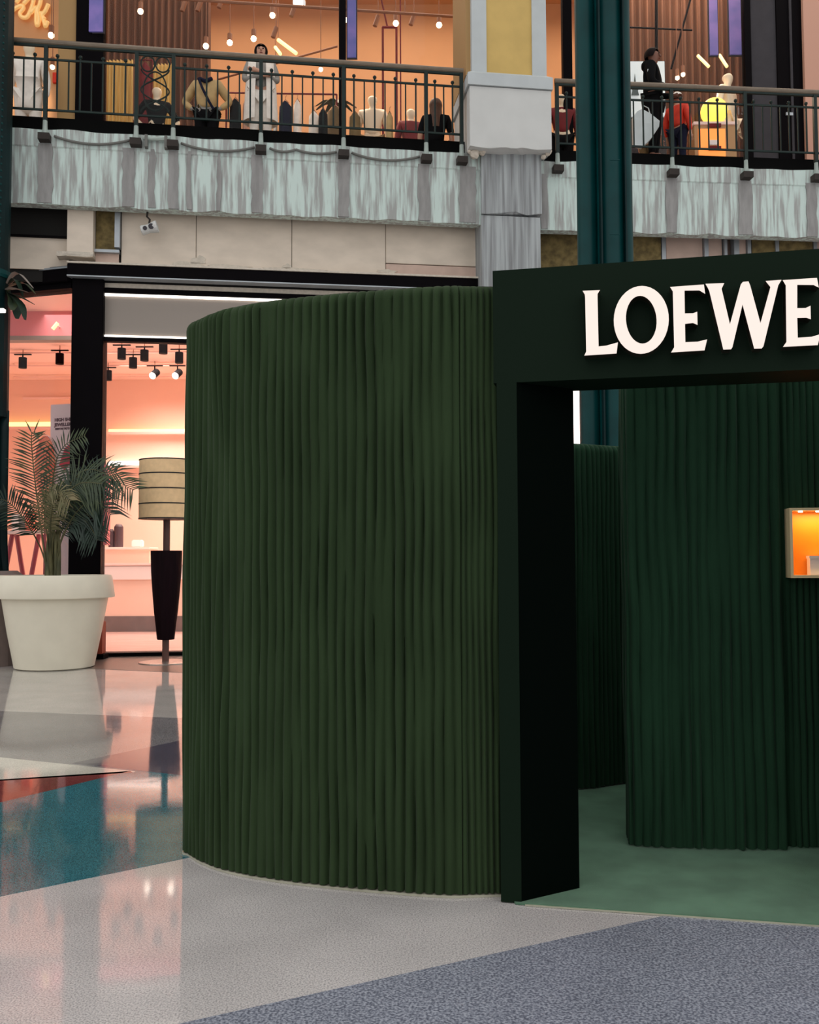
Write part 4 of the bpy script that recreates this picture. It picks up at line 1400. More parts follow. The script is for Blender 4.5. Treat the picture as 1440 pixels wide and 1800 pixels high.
def frond(pts, leaflet, n, m, droop=0.3, r=0.012, start=0.35, spread=1.0, seed=0):
    R_ = random.Random(seed)
    path = crom(pts, 8)
    rs = [r * (1 - 0.75 * i / (len(path) - 1)) for i in range(len(path))]
    st = MB().tube(path, rs, 6).build('frond', 'stem', palm, smooth=True)
    mb = MB()
    s = arclen(path)
    L = s[-1]
    for k in range(n):
        t = start + (1 - start) * (k + 0.5) / n
        d = L * t
        i = max(j for j in range(len(s)) if s[j] <= d)
        i = min(i, len(path) - 2)
        p = path[i].lerp(path[i + 1], (d - s[i]) / max(1e-6, s[i + 1] - s[i]))
        tg = (path[i + 1] - path[i]).normalized()
        side0 = tg.cross(Vector((0, -1, 0.4))).normalized()
        for sg in (-1, 1):
            ll = leaflet * (0.45 + 0.75 * math.sin(math.pi * (0.12 + 0.80 * (t - start) / (1 - start)))) * R_.uniform(0.85, 1.1)
            dr = (tg * 0.62 + side0 * sg * spread + Vector((0, R_.uniform(-0.35, 0.35), R_.uniform(-0.1, 0.12)))).normalized()
            nrm = dr.cross(tg).normalized()
            wv = dr.cross(nrm).normalized() * 0.0095
            q1 = p + dr * ll * 0.5 - Vector((0, 0, droop * ll * 0.12))
            q2 = p + dr * ll - Vector((0, 0, droop * ll * 0.55))
            a_, b_ = p - wv * 0.6, p + wv * 0.6
            c_, d_ = q1 - wv * 1.2, q1 + wv * 1.2
            mb.add([a_, b_, d_, c_, q2], [(0, 1, 2, 3), (3, 2, 4)])
    o = mb.build('leaflets', m, st, recalc=False)
    o['kind'] = 'stuff'
    return st


def pp(px, py, dy=0.0):
    return at(px, py, YP + dy)


fr = [
    ([(84, 1012, 0), (74, 940, 0), (62, 850, -0.05), (55, 770, -0.1), (62, 758, -0.12)], 0.30, 34, 'leaf', 0.2),
    ([(92, 1012, 0), (92, 920, 0.05), (95, 830, 0.05), (112, 785, 0), (150, 765, -0.1)], 0.26, 30, 'leaf', 0.35),
    ([(94, 1012, 0), (100, 930, 0), (118, 860, -0.1), (160, 825, -0.2), (235, 862, -0.3)], 0.36, 36, 'leaf', 0.5),
    ([(95, 1012, 0.05), (106, 940, 0.1), (132, 880, 0.15), (170, 835, 0.2), (205, 830, 0.3)], 0.40, 34, 'leaf_dark', 0.6),
    ([(95, 1012, 0), (108, 950, -0.1), (135, 900, -0.25), (165, 880, -0.35), (195, 905, -0.4)], 0.36, 32, 'leaf_dark', 0.9),
    ([(90, 1012, 0), (88, 940, -0.15), (92, 890, -0.3), (104, 862, -0.4), (124, 880, -0.45)], 0.24, 30, 'leaf_dry', 0.9),
    ([(88, 1012, 0), (84, 950, -0.1), (78, 900, -0.2), (84, 868, -0.3), (98, 858, -0.4)], 0.22, 26, 'leaf_dry', 0.8),
    ([(86, 1012, 0), (70, 960, 0.05), (40, 910, -0.2), (10, 880, -0.35), (-20, 880, -0.45)], 0.28, 28, 'leaf_dark', 0.4),
    ([(92, 1012, 0), (96, 950, 0.1), (110, 900, 0.2), (125, 862, 0.3), (150, 845, 0.4)], 0.34, 30, 'leaf_dark', 0.7),
    ([(94, 1012, 0), (104, 960, -0.05), (120, 925, -0.15), (150, 915, -0.25), (172, 950, -0.3)], 0.26, 26, 'leaf_dark', 0.9),
    ([(90, 1012, 0.0), (94, 940, -0.1), (110, 880, -0.2), (140, 850, -0.3), (180, 850, -0.4)], 0.38, 34, 'leaf', 0.8),
]
for i, (pts, ll, n, m, dr) in enumerate(fr):
    frond([pp(*q) for q in pts], ll, n, m, dr, seed=i, start=0.42 if i > 0 else 0.30)
for k in range(9):
    x = 82 + k * 2.6
    b0 = pp(x, 1016, rnd.uniform(-0.06, 0.06))
    b1 = pp(x + rnd.uniform(-4, 4), 960, rnd.uniform(-0.06, 0.06))
    b2 = pp(x + rnd.uniform(-9, 9), rnd.uniform(900, 930), rnd.uniform(-0.1, 0.1))
    b0.z = rim_z - 0.11
    MB().tube(crom([b0, b1, b2], 5), [0.030 - 0.0018 * j for j in range(11)], 7).build('cane', 'stem', palm, smooth=True)

# =================================================================== GIANT FLOOR LAMP
lb_ = fl(291, 1165)
lx, ly = lb_.x, lb_.y
sl_ = 1.0 / FPX * ly
zl_ = lambda y: at(291, y, ly).z
lamp = thing('floor_lamp', 'giant floor lamp with tan drum shade and dark tapered body', 'floor lamp', (lx, ly, 0))
MB().lathe((lx, ly, 0), [(0.34, 0.0035), (0.34, 0.014), (0.30, 0.02), (0.03, 0.022)], 36).build('base', 'chrome', lamp)
MB().tube([(lx, ly, 0.02), (lx, ly, zl_(1122))], 0.045, 12).build('lower_rod', 'rod', lamp, smooth=False)
prof = [(98, 0), (99, 0), (99.5, 0)]
bp_ = [(1124, 14.5), (1123, 15), (1100, 17.5), (1075, 20.5), (1040, 23.5), (1005, 26), (975, 27), (968, 27)]
MB().lathe((lx, ly, 0), [(w * sl_, zl_(y)) for y, w in bp_], 28).build('body', 'walnut', lamp)
MB().tube([(lx, ly, zl_(968)), (lx, ly, zl_(913))], 0.045, 12).build('upper_rod', 'rod', lamp)
sh = MB().lathe((lx, ly, 0), [(48 * sl_, zl_(913)), (48 * sl_, zl_(809))], 40, cap=False)
sh.lathe((lx, ly, 0), [(46.5 * sl_, zl_(809)), (46.5 * sl_, zl_(913))], 40, cap=False)
so = sh.build('lamp_shade', 'lampshade', lamp)
auto_smooth(so)
for y in (810, 834.5, 860.5, 886.5, 912):
    MB().lathe((lx, ly, 0), [(48.0 * sl_, zl_(y + 1)), (48.5 * sl_, zl_(y + 1)), (48.5 * sl_, zl_(y - 1)), (48.0 * sl_, zl_(y - 1))], 40, cap=False).build('band', 'shade_band', so)
MB().lathe((lx, ly, 0), [(0.02, zl_(911)), (46 * sl_, zl_(912))], 30).build('shade_spider', 'shade_band', so)

# =================================================================== UPPER BOUTIQUES
ZC = 12.90
FG = Frame((FL.P(0, -1.75, 0).x, FL.P(0, -1.75, 0).y), (FL.d.x, FL.d.y))     # glazing west
FGE = Frame((FR.P(0, -1.75, 0).x, FR.P(0, -1.75, 0).y), (FR.d.x, FR.d.y))    # glazing east
YBK = 19.6
tag(MB().box(-10, 2.6, YBK, YBK + 0.1, ZF, ZC + 0.4).build('wall_boutique_west', 'orange_wall'), 'warm orange back wall of the boutique behind the woman', kind='structure')
tag(MB().box(2.6, 12, YBK, YBK + 0.1, ZF, ZC + 0.4).build('wall_boutique_east', 'orange_wall'), 'warm orange back wall of the boutique behind the yellow globe', kind='structure')
pa, pb_ = FG.P(-5, 0, 0), FG.P(7.9, 0, 0)
uc = MB().prism([(pa.x, pa.y), (pb_.x, pb_.y), (12, FGE.P(8, 0, 0).y), (12, YBK), (pa.x, YBK)], ZC, ZC + 0.08).build('ceiling_boutique', 'orange_ceil')
tag(uc, 'warm lit ceiling of the upper boutiques', kind='structure')
o = MB().box(-10.1, -10, 12, YBK, ZF, ZC).build('wall_boutique_end', 'orange_wall'); tag(o, 'end wall of the upper boutique by the gold script', kind='structure')
o = MB().box(12, 12.1, 13, YBK, ZF, ZC).build('wall_boutique_far', 'orange_wall'); tag(o, 'end wall of the upper boutique by the charcoal doors', kind='structure')
# gallery soffit and facade above the picture
fa = MB()
fa.fbox(FL, -5.0, 7.2, -1.85, -1.65, ZC + 0.08, 15.5)
o = fa.build('wall_upper_facade', 'plaster_yellow'); tag(o, 'ochre facade above the boutiques', kind='structure')
MB().fbox(FR, -0.3, 9, -1.85, -1.65, ZC + 0.08, 15.5).build('facade_section', 'plaster_yellow', o)
us_ = lambda x, y=60: FG.uz(x, y)[0]
win = thing('window_1', 'tall glazed front of the boutique behind the woman', None, FG.P(2, 0, ZF), kind='structure')
MB().fbox(FG, us_(596), us_(608), -0.06, 0.06, ZF, ZC).build('mullion', 'black', win)
MB().fbox(FG, us_(136), us_(184), -0.10, 0.10, ZF, ZC).build('black_pier', 'black', win)
MB().fbox(FG, us_(104), us_(136), -0.10, 0.06, ZF, ZC).build('pale_pier', 'plaster_tan', win)
MB().fbox(FG, us_(184), us_(596), -0.012, 0.0, ZF, ZC).build('window_pane', 'glass', win)
MB().fbox(FG, us_(608), us_(840), -0.012, 0.0, ZF, ZC).build('window_pane', 'glass', win)
us2 = lambda x, y=60: FGE.uz(x, y)[0]
win2 = thing('window_2', 'glazed boutique front with charcoal doors', None, FGE.P(2, 0, ZF), kind='structure')
MB().fbox(FGE, us2(988), us2(1004), -0.06, 0.06, ZF, ZC).build('mullion', 'black', win2)
MB().fbox(FGE, us2(1004), us2(1310), -0.012, 0.0, ZF, ZC).build('window_pane', 'glass', win2)
MB().fbox(FGE, us2(1307), us2(1318), -0.08, 0.05, ZF, ZC).build('door_frame', 'black', win2)
MB().fbox(FGE, us2(1318), us2(1364), -0.06, 0.0, ZF, ZC).build('door_panel', 'charcoal', win2)
MB().fbox(FGE, us2(1364), us2(1408), -0.08, 0.03, ZF, ZC).build('door_panel', 'black', win2)
MB().fbox(FGE, us2(1376), us2(1388), 0.03, 0.06, FGE.uz(1380, 205)[1], FGE.uz(1380, 200)[1]).build('door_handle', 'stud', win2)
MB().fbox(FGE, us2(1386), us2(1390), 0.03, 0.05, ZF + 0.1, ZC).build('door_edge', 'charcoal', win2)
MB().fbox(FGE, us2(1408), 9, -0.08, 0.10, ZF, ZC).build('pink_wall', 'pink_wall', win2)
for t_, px, hp in (('151', 1294, 13), ('J', 1313, 13)):
    text(t_, FGE, px, 201, hp, 'stone_grey', win2, 0.004)


def drape(x0, x1, y0, y1, Y, m, name, label, cat, folds=10, amp=0.05, group=None, zbot=None):
    a, b = at(x0, y0, Y), at(x1, y0, Y)
    zb3 = zbot if zbot is not None else max(ZF + 0.02, at(x0, y1, Y).z)
    n = folds * 8
    rows = []
    for j in range(5):
        zz = zb3 + (a.z - zb3) * j / 4
        rows.append([(a.x + (b.x - a.x) * i / n, Y + amp * math.sin(2 * math.pi * folds * i / n + 0.4 * math.sin(j)) * (1 + 0.3 * math.sin(i * 0.7)), zz) for i in range(n + 1)])
    mb = MB().grid(rows)
    mb.grid([[(q[0], q[1] + 0.02, q[2]) for q in r] for r in rows])
    o = mb.build(name, m, smooth=True)
    return tag(o, label, cat, group)


drape(184, 371, -60, 120, 17.2, 'brown_curtain', 'brown_curtain', 'long brown pleated curtain behind the ornamental railing bay', 'curtain', 16, 0.06, zbot=ZF)
drape(188, 234, 106, 230, 16.3, 'yellow_curtain', 'yellow_curtain', 'glowing yellow curtain beside the black pier', 'curtain', 7, 0.03, zbot=ZF)
drape(268, 304, 113, 240, 16.3, 'yellow_curtain', 'yellow_curtain', 'glowing yellow curtain behind the ornamental railing bay', 'curtain', 6, 0.03, zbot=ZF)
drape(1100, 1308, -60, 200, 17.6, 'brown_curtain', 'brown_curtain', 'wide brown pleated curtain behind the yellow globe', 'curtain', 16, 0.06, zbot=ZF)
sp = FG.P(us_(60), -0.9, 0)
wl = MB().box(at(8, 40, 16.0).x, at(106, 40, 16.0).x, 16.0, 16.1, ZF, ZC).build('wall_sign', 'orange_wall')
tag(wl, 'warm orange wall carrying the gold script sign', kind='structure')
# gold script sign
sg = thing('script_sign', 'gold looping script sign on the orange boutique wall', 'sign', at(55, 45, 15.9))
q = lambda pts: [at(x, y, 15.93) for x, y in pts]
z1 = lambda x, y: (10 + x / 8, y / 8)
for stroke in ([(80, 160), (150, 110), (230, 80), (250, 120), (200, 190), (230, 240), (300, 240), (350, 150), (380, 60), (400, -40)],
               [(380, 60), (350, 180), (400, 130), (440, 110), (430, 200), (430, 330), (455, 350), (470, 260), (450, 150), (480, 60), (500, -40)],
               [(500, 170), (520, 250), (545, 330), (560, 370), (590, 300)], [(600, 60), (560, 150), (510, 220), (550, 270)], [(150, 40), (200, -30)], [(250, 60), (330, -30)]):
    MB().tube(crom(q([z1(*p) for p in stroke]), 6), 0.035, 7).build('stroke', 'gold_sign', sg, smooth=True)

# glowing panels added to imitate sky reflections in the glass
for (x0, x1, y0, y1, Y, F_, lb) in [(156, 180, -80, 55, 15.2, FG, 'blue violet panel standing in for sky reflection beside the black pier'), (611, 626, -80, 100, 15.9, FG, 'slim lilac panel standing in for sky reflection next to the black mullion'),
                                 (1249, 1263, -80, 96, 16.9, FGE, 'slim lilac panel standing in for sky reflection above the yellow globe'), (1284, 1306, -80, 95, 16.9, FGE, 'blue violet panel standing in for sky reflection beside the charcoal door')]:
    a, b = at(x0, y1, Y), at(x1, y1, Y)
    t = thing('sky_reflection_panel', lb, 'reflection', ((a.x + b.x) / 2, Y, a.z), 'added panels imitating sky in the glass')
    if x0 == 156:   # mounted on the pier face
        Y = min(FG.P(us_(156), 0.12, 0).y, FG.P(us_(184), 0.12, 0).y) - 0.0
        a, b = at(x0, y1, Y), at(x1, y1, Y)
    MB().box(a.x, b.x, Y, Y + 0.03, a.z, ZC - 0.05).build('reflection_face', 'reflection', t)  # glowing face imitates sky mirrored in the glass
    MB().box(a.x - 0.02, b.x + 0.02, Y + 0.03, Y + 0.06, a.z - 0.02, ZC).build('panel_back', 'charcoal', t)

# ceiling tracks and lamps
trk = thing('light_track', 'long lighting track crossing above the woman and mannequins', 'light track', at(590, 15, 15.9))
a, b = at(300, -3, 15.7), at(812, 30, 16.2)
MB().tube([a, b], 0.025, 6).build('rail', 'lamp_tan', trk)
for f in (0.15, 0.45, 0.8):
    p = a.lerp(b, f)
    MB().tube([p, (p.x, p.y, ZC)], 0.01, 5).build('hanger', 'lamp_tan', trk)
trk2 = thing('light_track', 'short thin lighting track running back behind the diagonal tube lamp', 'light track', at(500, 40, 18.0))
a2, b2 = at(380, 60, 18.2), at(600, 14, 18.2)
a2.z = b2.z = 10.7
a2, b2 = Vector((a2.x, 18.4, 10.7)), Vector((b2.x, 17.2, 10.7))
MB().tube([a2, b2], 0.02, 6).build('rail', 'lamp_tan', trk2)
MB().tube([a2.lerp(b2, 0.5), a2.lerp(b2, 0.5) + Vector((0, 0, 0.25))], 0.01, 5).build('hanger', 'lamp_tan', trk2)
AIM = {90: (52, 150, 110), 404: (364, 190, 90), 606: (655, 210, 140), 696: (720, 215, 90), 1201: (1283, 170, 110), 446: (600, 215, 90)}
ul = [(90, 62, 'round lit spotlight just above the handrail below the gold script'), (92, 118, 'lit spotlight low beside the white coat mannequin'), (18, 46, 'lit spotlight at the photo edge under the gold script'),
      (362, 81, 'lit spotlight at the edge of the brown curtain'), (404, 75, 'lit spotlight between the brown curtain and the woman'), (446, 68, 'lit spotlight straight above the standing woman'),
      (479, 27, 'lit spotlight hanging from the track above the woman'), (606, 35, 'lit spotlight in front of the black mullion'), (696, 41, 'lit spotlight above the maroon clothes frame'),
      (772, 44, 'lit spotlight next to the ochre pillar'), (564, 122, 'small lit spotlight just under the handrail'), (247, 20, 'lit spotlight in front of the brown curtain'),
      (1191, 137, 'lit spotlight over the red jacket child'), (1201, 131, 'smaller lit spotlight over the red jacket child')]
for i, (px, py, lb) in enumerate(ul):
    Y = 15.6 if px < 130 else (16.4 if px < 1000 else 16.8)
    if px < 60 or px in (90, 92): Y = 15.5 if px != 92 else 15.15
    p = at(px, py, Y)
    t = thing('spotlight', lb, 'spotlight', p, 'boutique spotlights')
    r = 0.05 if py < 110 or px == 90 else 0.038
    MB().ball(p, r, 10, 8).build('bulb', 'bulb_warm', t, smooth=True)
    MB().tube([p + Vector((0, 0, r * 0.6)), p + Vector((0.0, 0.01, 0.16))], r * 0.85, 10).build('head', 'lamp_tan', t)
    MB().tube([p + Vector((0, 0.01, 0.16)), (p.x, p.y + 0.01, ZC)], 0.007, 5).build('drop_rod', 'lamp_tan', t)
    if px in AIM:
        sl2 = bpy.data.lights.new('spot_beam', 'SPOT')
        sl2.energy, sl2.color, sl2.spot_size, sl2.spot_blend, sl2.shadow_soft_size = AIM[px][2], (1, 0.82, 0.62), 1.0, 0.6, 0.05
        so2 = bpy.data.objects.new('spot_beam', sl2)
        so2.location = p - Vector((0, 0.02, r + 0.02))
        dv = at(AIM[px][0], AIM[px][1], 15.7) - so2.location
        so2.rotation_euler = dv.to_track_quat('-Z', 'Y').to_euler()
        col.objects.link(so2)
for (px, py, lb) in [(515, 21, 'unlit tan spotlight beside the square ceiling lamp'), (662, 38, 'unlit tan spotlight between mullion and clothes frame'), (725, 36, 'unlit tan spotlight tilted beside the ochre pillar lamp'), (388, 6, 'unlit tan spotlight at the top of the brown curtain'), (483, 58, 'unlit tan spotlight above the lit diagonal tube'), (323, 12, 'unlit dark spotlight over the brown curtain'), (350, 12, 'unlit dark spotlight at the curtain edge')]:
    p = at(px, py, 16.4)
    t = thing('spotlight', lb, 'spotlight', p, 'boutique spotlights')
    MB().tube([p + Vector((0.03, 0, 0.10)), p - Vector((0.03, 0, 0.08))], 0.04, 10).build('head', 'lamp_tan', t)
    MB().tube([p + Vector((0.03, 0, 0.09)), (p.x + 0.03, p.y, ZC)], 0.007, 5).build('drop_rod', 'lamp_tan', t)
sq = at(526, 5, 16.4)
t = thing('ceiling_lamp', 'square lit lamp head at the top above the track', 'lamp', sq)
MB().box(sq.x - 0.10, sq.x + 0.10, sq.y - 0.05, sq.y + 0.05, sq.z - 0.04, sq.z + 0.03).build('panel', 'led', t)
MB().box(sq.x - 0.11, sq.x + 0.11, sq.y - 0.06, sq.y + 0.06, sq.z + 0.031, sq.z + 0.06).build('housing', 'lamp_tan', t)
MB().tube([sq + Vector((0, 0, 0.06)), (sq.x, sq.y, ZC)], 0.007, 5).build('drop_rod', 'lamp_tan', t)
for (x0, y0, x1, y1, r, lb) in [(489, 70, 521, 94, 0.032, 'long lit diagonal tube lamp above the clothes rail'), (484, 83, 493, 95, 0.03, 'short lit tube lamp beside the long diagonal tube'), (1227, 98, 1246, 117, 0.028, 'lit slanting tube lamp above the yellow globe'), (1265, 97, 1278, 117, 0.028, 'lit slanting tube lamp above the tall cream mannequin')]:
    Y = 17.2
    p0, p1 = at(x0, y0, Y), at(x1, y1, Y - 0.2)
    t = thing('tube_lamp', lb, 'lamp', p0, 'slanting tube lamps')
    MB().tube([p0, p1], r, 8).build('tube', 'led_warm', t)
    MB().tube([p0, (p0.x, p0.y, ZC)], 0.006, 5).build('drop_rod', 'lamp_tan', t)

# maroon clothes frame and slanting stay
cfm = thing('garment_rack', 'tall thin maroon metal frame behind the mannequins', 'clothes rack', at(685, 150, 16.7))
for x in (673, 697):
    p = at(x, 48, 16.7)
    MB().tube([(p.x, p.y, ZF), p], 0.022, 6).build('upright', 'cloth_maroon', cfm)
MB().tube([at(672, 48, 16.7), at(698, 48, 16.7)], 0.022, 6).build('crossbar', 'cloth_maroon', cfm)
p = at(704, 30, 16.7)
MB().tube([(p.x, p.y, ZF), (p.x, p.y, ZC)], 0.014, 6).build('cable', 'cloth_maroon', cfm)
MB().tube([at(681, 47, 16.7), at(664, -30, 16.7)], 0.016, 6).build('stay', 'cloth_maroon', cfm)
cf2 = thing('roof_stay', 'dark slanting stay and crossbar in front of the brown curtain', 'frame', at(1190, 60, 17.0))
MB().tube([at(1180, 121, 17.1), at(1222, -30, 17.1)], 0.02, 6).build('slant_bar', 'black', cf2)
MB().tube([at(1154, 90, 17.1), at(1154, -40, 17.1)], 0.03, 6).build('upright', 'black', cf2)
MB().tube([at(1085, 47, 17.1), at(1217, 53, 17.1)], 0.016, 6).build('crossbar', 'black', cf2)


# ------------------------------------------------------------------- figures
def skin_mesh(name, nodes, edges, m, parent, root='pelvis', sub=2):
    names = list(nodes)
    idx = {k: i for i, k in enumerate(names)}
    me = bpy.data.meshes.new(name)
    me.from_pydata([nodes[k][0] for k in names], [(idx[a], idx[b]) for a, b in edges], [])
    o = bpy.data.objects.new(name, me)
    col.objects.link(o)
    md = o.modifiers.new('s', 'SKIN')
    if not me.skin_vertices:
        bpy.context.view_layer.objects.active = o
        bpy.ops.mesh.customdata_skin_add()
    for k in names:
        r = nodes[k][1]
        me.skin_vertices[0].data[idx[k]].radius = (r, r) if not isinstance(r, tuple) else r
        me.skin_vertices[0].data[idx[k]].use_root = (k == root)
    md.use_smooth_shade = True
    s2 = o.modifiers.new('u', 'SUBSURF')
    s2.levels = sub
    dg = bpy.context.evaluated_depsgraph_get()
    m2 = bpy.data.meshes.new_from_object(o.evaluated_get(dg))
    bpy.data.objects.remove(o)
    m2.name = name
    m2.materials.clear()
    m2.materials.append(M[m])
    for p_ in m2.polygons: p_.use_smooth = True
    r = bpy.data.objects.new(name, m2)
    col.objects.link(r)
    r.parent = parent
    return r


def figure(name, label, cat, loc, h, rotz, skin='skin', top=None, legs=None, hair=None, arms='down', face=True, hairlen=0.0, seated=False,
           top_r=1.18, coat=0.0, head=True, sleeve=True, group=None, cap=None):
    root = thing(name, label, cat, loc, group)
    root.rotation_euler = (0, 0, rotz)
    k = h / 1.70
    root.scale = (k, k, k)
    z0 = 0.0
    N = {'pelvis': ((0, 0, 0.95), 0.125), 'waist': ((0, 0, 1.08), 0.115), 'chest': ((0, 0.0, 1.28), (0.165, 0.125)), 'neckb': ((0, 0.01, 1.42), 0.075), 'neck': ((0, 0.0, 1.49), 0.055)}
    E = [('pelvis', 'waist'), ('waist', 'chest'), ('chest', 'neckb'), ('neckb', 'neck')]
    if head:
        N.update({'jaw': ((0, -0.025, 1.535), 0.068), 'head': ((0, -0.01, 1.60), 0.098), 'crown': ((0, 0.0, 1.665), 0.070)})
        E += [('neck', 'jaw'), ('jaw', 'head'), ('head', 'crown')]
    hip = {}
    for s, c in ((-1, 'l'), (1, 'r')):
        N['sh' + c] = ((s * 0.185, 0, 1.385), 0.066)
        if arms == 'cross':
            el, wr, hd = (s * 0.25, -0.03, 1.12), (s * -0.02, -0.21, 1.16 + 0.03 * s), (s * -0.10, -0.20, 1.18 + 0.03 * s)
        elif arms == 'hold':
            el, wr, hd = (s * 0.24, -0.02, 1.10), (s * 0.14, -0.24, 1.02), (s * 0.12, -0.30, 1.00)
        elif arms == 'hips':
            el, wr, hd = (s * 0.36, 0.04, 1.12), (s * 0.22, -0.06, 0.97), (s * 0.16, -0.09, 0.95)
        elif arms == 'raise':
            el, wr, hd = (s * 0.26, 0.02, 1.12), (s * 0.27, -0.06, 0.88), (s * 0.27, -0.08, 0.80)
        else:
            el, wr, hd = (s * 0.25, 0.02, 1.12), (s * 0.26, -0.05, 0.87), (s * 0.26, -0.07, 0.79)
        N['el' + c], N['wr' + c], N['hd' + c] = (el, 0.046), (wr, 0.030), (hd, (0.040, 0.022))
        E += [('chest', 'sh' + c), ('sh' + c, 'el' + c), ('el' + c, 'wr' + c), ('wr' + c, 'hd' + c)]
        d = (Vector(hd) - Vector(wr)).normalized()
        sd = d.cross(Vector((0, 1, 0)))
        sd = sd.normalized() if sd.length > 0.01 else Vector((1, 0, 0))
        for q_ in range(4):
            b_ = Vector(hd) + d * 0.03 + sd * (q_ - 1.5) * 0.017
            N['f%d%s' % (q_, c)] = (tuple(b_ + d * (0.035 + 0.008 * (1.5 - abs(q_ - 1.5)))), 0.0095)
            N['g%d%s' % (q_, c)] = (tuple(b_ + d * (0.065 + 0.012 * (1.5 - abs(q_ - 1.5))) + Vector((0, -0.012, -0.004))), 0.008)
            E += [('hd' + c, 'f%d%s' % (q_, c)), ('f%d%s' % (q_, c), 'g%d%s' % (q_, c))]
        N['t' + c] = (tuple(Vector(hd) + d * 0.02 - sd * 0.045 + Vector((0, -0.012, 0))), 0.010)
        E += [('hd' + c, 't' + c)]
        N['hip' + c] = ((s * 0.095, 0, 0.88), 0.105)
        if seated:
            kn, an, to = (s * 0.13, -0.42, 0.90), (s * 0.13, -0.44, 0.50), (s * 0.13, -0.56, 0.45)
        else:
            kn, an, to = (s * 0.10, -0.015, 0.49), (s * 0.105, 0.02, 0.085), (s * 0.12, -0.13, 0.045)
        N['kn' + c], N['an' + c], N['to' + c] = (kn, 0.066), (an, 0.046), (to, 0.043)
        E += [('pelvis', 'hip' + c), ('hip' + c, 'kn' + c), ('kn' + c, 'an' + c), ('an' + c, 'to' + c)]
    body = skin_mesh('body', N, E, skin, root)
    grow = lambda v, f: (v[0] * f, v[1] * f) if isinstance(v, tuple) else v * f
    if top:
        keys = ['pelvis', 'waist', 'chest', 'neckb'] + ['shl', 'shr', 'ell', 'elr'] + (['wrl', 'wrr'] if sleeve else [])
        TN = {k_: (N[k_][0], grow(N[k_][1], top_r)) for k_ in keys}
        TN['neckb'] = ((0, 0.01, 1.425), 0.088)
        TE = [e for e in E if e[0] in keys and e[1] in keys]
        if coat:
            TN['hem'] = ((0, 0, 0.95 - coat), 0.20)
            TE.append(('pelvis', 'hem'))
        skin_mesh('top', TN, TE, top, root)
    if legs:
        keys = ['pelvis', 'hipl', 'hipr', 'knl', 'knr', 'anl', 'anr']
        TN = {k_: (N[k_][0], grow(N[k_][1], 1.18)) for k_ in keys}
        skin_mesh('trousers', TN, [e for e in E if e[0] in keys and e[1] in keys], legs, root)
        for c in 'lr':
            TN = {'a': (N['an' + c][0][:2] + (N['an' + c][0][2] - 0.03,), 0.052), 'b': (N['to' + c][0], 0.05)}
            skin_mesh('shoe', TN, [('a', 'b')], 'cloth_black', root, 'a', 1)
    if head and hair:
        mb = MB()
        rows = []
        for i in range(11):
            th = math.pi * (0.02 + 0.60 * i / 10)
            row = []
            for j in range(20):
                a = 2 * math.pi * j / 20
                front = math.cos(a + math.pi / 2)     # 1 towards the face (-y)
                thj = th
                if front > (0.6 if hairlen else 0.35): thj = th * (0.50 if front > 0.6 else 0.66)
                r = 0.112
                zz = 1.605 + 0.118 * math.cos(thj)
                row.append((r * math.sin(thj) * math.cos(a) * 0.93, 0.008 + r * math.sin(thj) * math.sin(a) * 1.03, zz))
            rows.append(row)
        if hairlen:
            for q_ in range(1, 5):
                row = []
                for j in range(20):
                    a = 2 * math.pi * j / 20
                    front = math.cos(a + math.pi / 2)
                    base_ = rows[10][j]
                    f = q_ / 4
                    if front > 0.62:
                        row.append(rows[10][j])
                    else:
                        row.append((base_[0] * (1 + 0.12 * f), base_[1] * (1 - 0.05 * f) + 0.02 * f, base_[2] - hairlen * f))
                rows.append(row)
        mb.grid(rows, closed=True)
        ho = mb.build('hair', hair, None, smooth=True)
        ho.parent = root
    if head and cap:
        co = MB().lathe((0, 0.005, 1.60), [(0.118, 0.02), (0.118, 0.05), (0.10, 0.10), (0.05, 0.135), (0.005, 0.142)], 18).build('cap', cap, None, smooth=True)
        co.parent = root
    if head and face:
        for s in (-1, 1):
            eo = MB().ball((s * 0.033, -0.098, 1.607), 0.011, 8, 6, (1.3, 0.7, 0.8)).build('eye', 'hair_black')
            eo.parent = root
            br = MB().tube([(s * 0.018, -0.103, 1.628), (s * 0.05, -0.094, 1.630)], 0.005, 5).build('eyebrow', 'hair_black'); br.parent = root
            er = MB().ball((s * 0.092, 0.0, 1.595), 0.024, 8, 6, (0.4, 0.8, 1.2)).build('ear', skin); er.parent = root
        no = MB().tube([(0, -0.096, 1.612), (0, -0.118, 1.578), (0, -0.10, 1.568)], [0.009, 0.015, 0.008], 8).build('nose', skin, None, smooth=True); no.parent = root
        mo = MB().tube([(-0.024, -0.093, 1.542), (0, -0.099, 1.541), (0.024, -0.093, 1.542)], [0.003, 0.007, 0.003], 6).build('mouth', 'cloth_maroon'); mo.parent = root
    return root


def stand(px, ytop, Y, h=None):
    """place on the gallery floor at depth Y; h from the sight line when not given"""
    p = at(px, ytop, Y)
    return Vector((p.x, Y, ZF)), (h or (p.z - ZF))


def lvl(px, ytop, h):
    d = ray(px, ytop)
    Y = (ZF + h - CAM_H) / d.z * d.y
    p = at(px, ytop, Y)
    return Vector((p.x, Y, ZF)), h


loc, h = lvl(459, 80, 1.68)
woman = figure('person', 'woman with long dark hair in pale long waistcoat standing at the railing', 'person', loc, h, 0.15, 'skin', 'cloth_grey', 'white_cloth', 'hair_black', 'cross', hairlen=0.20)
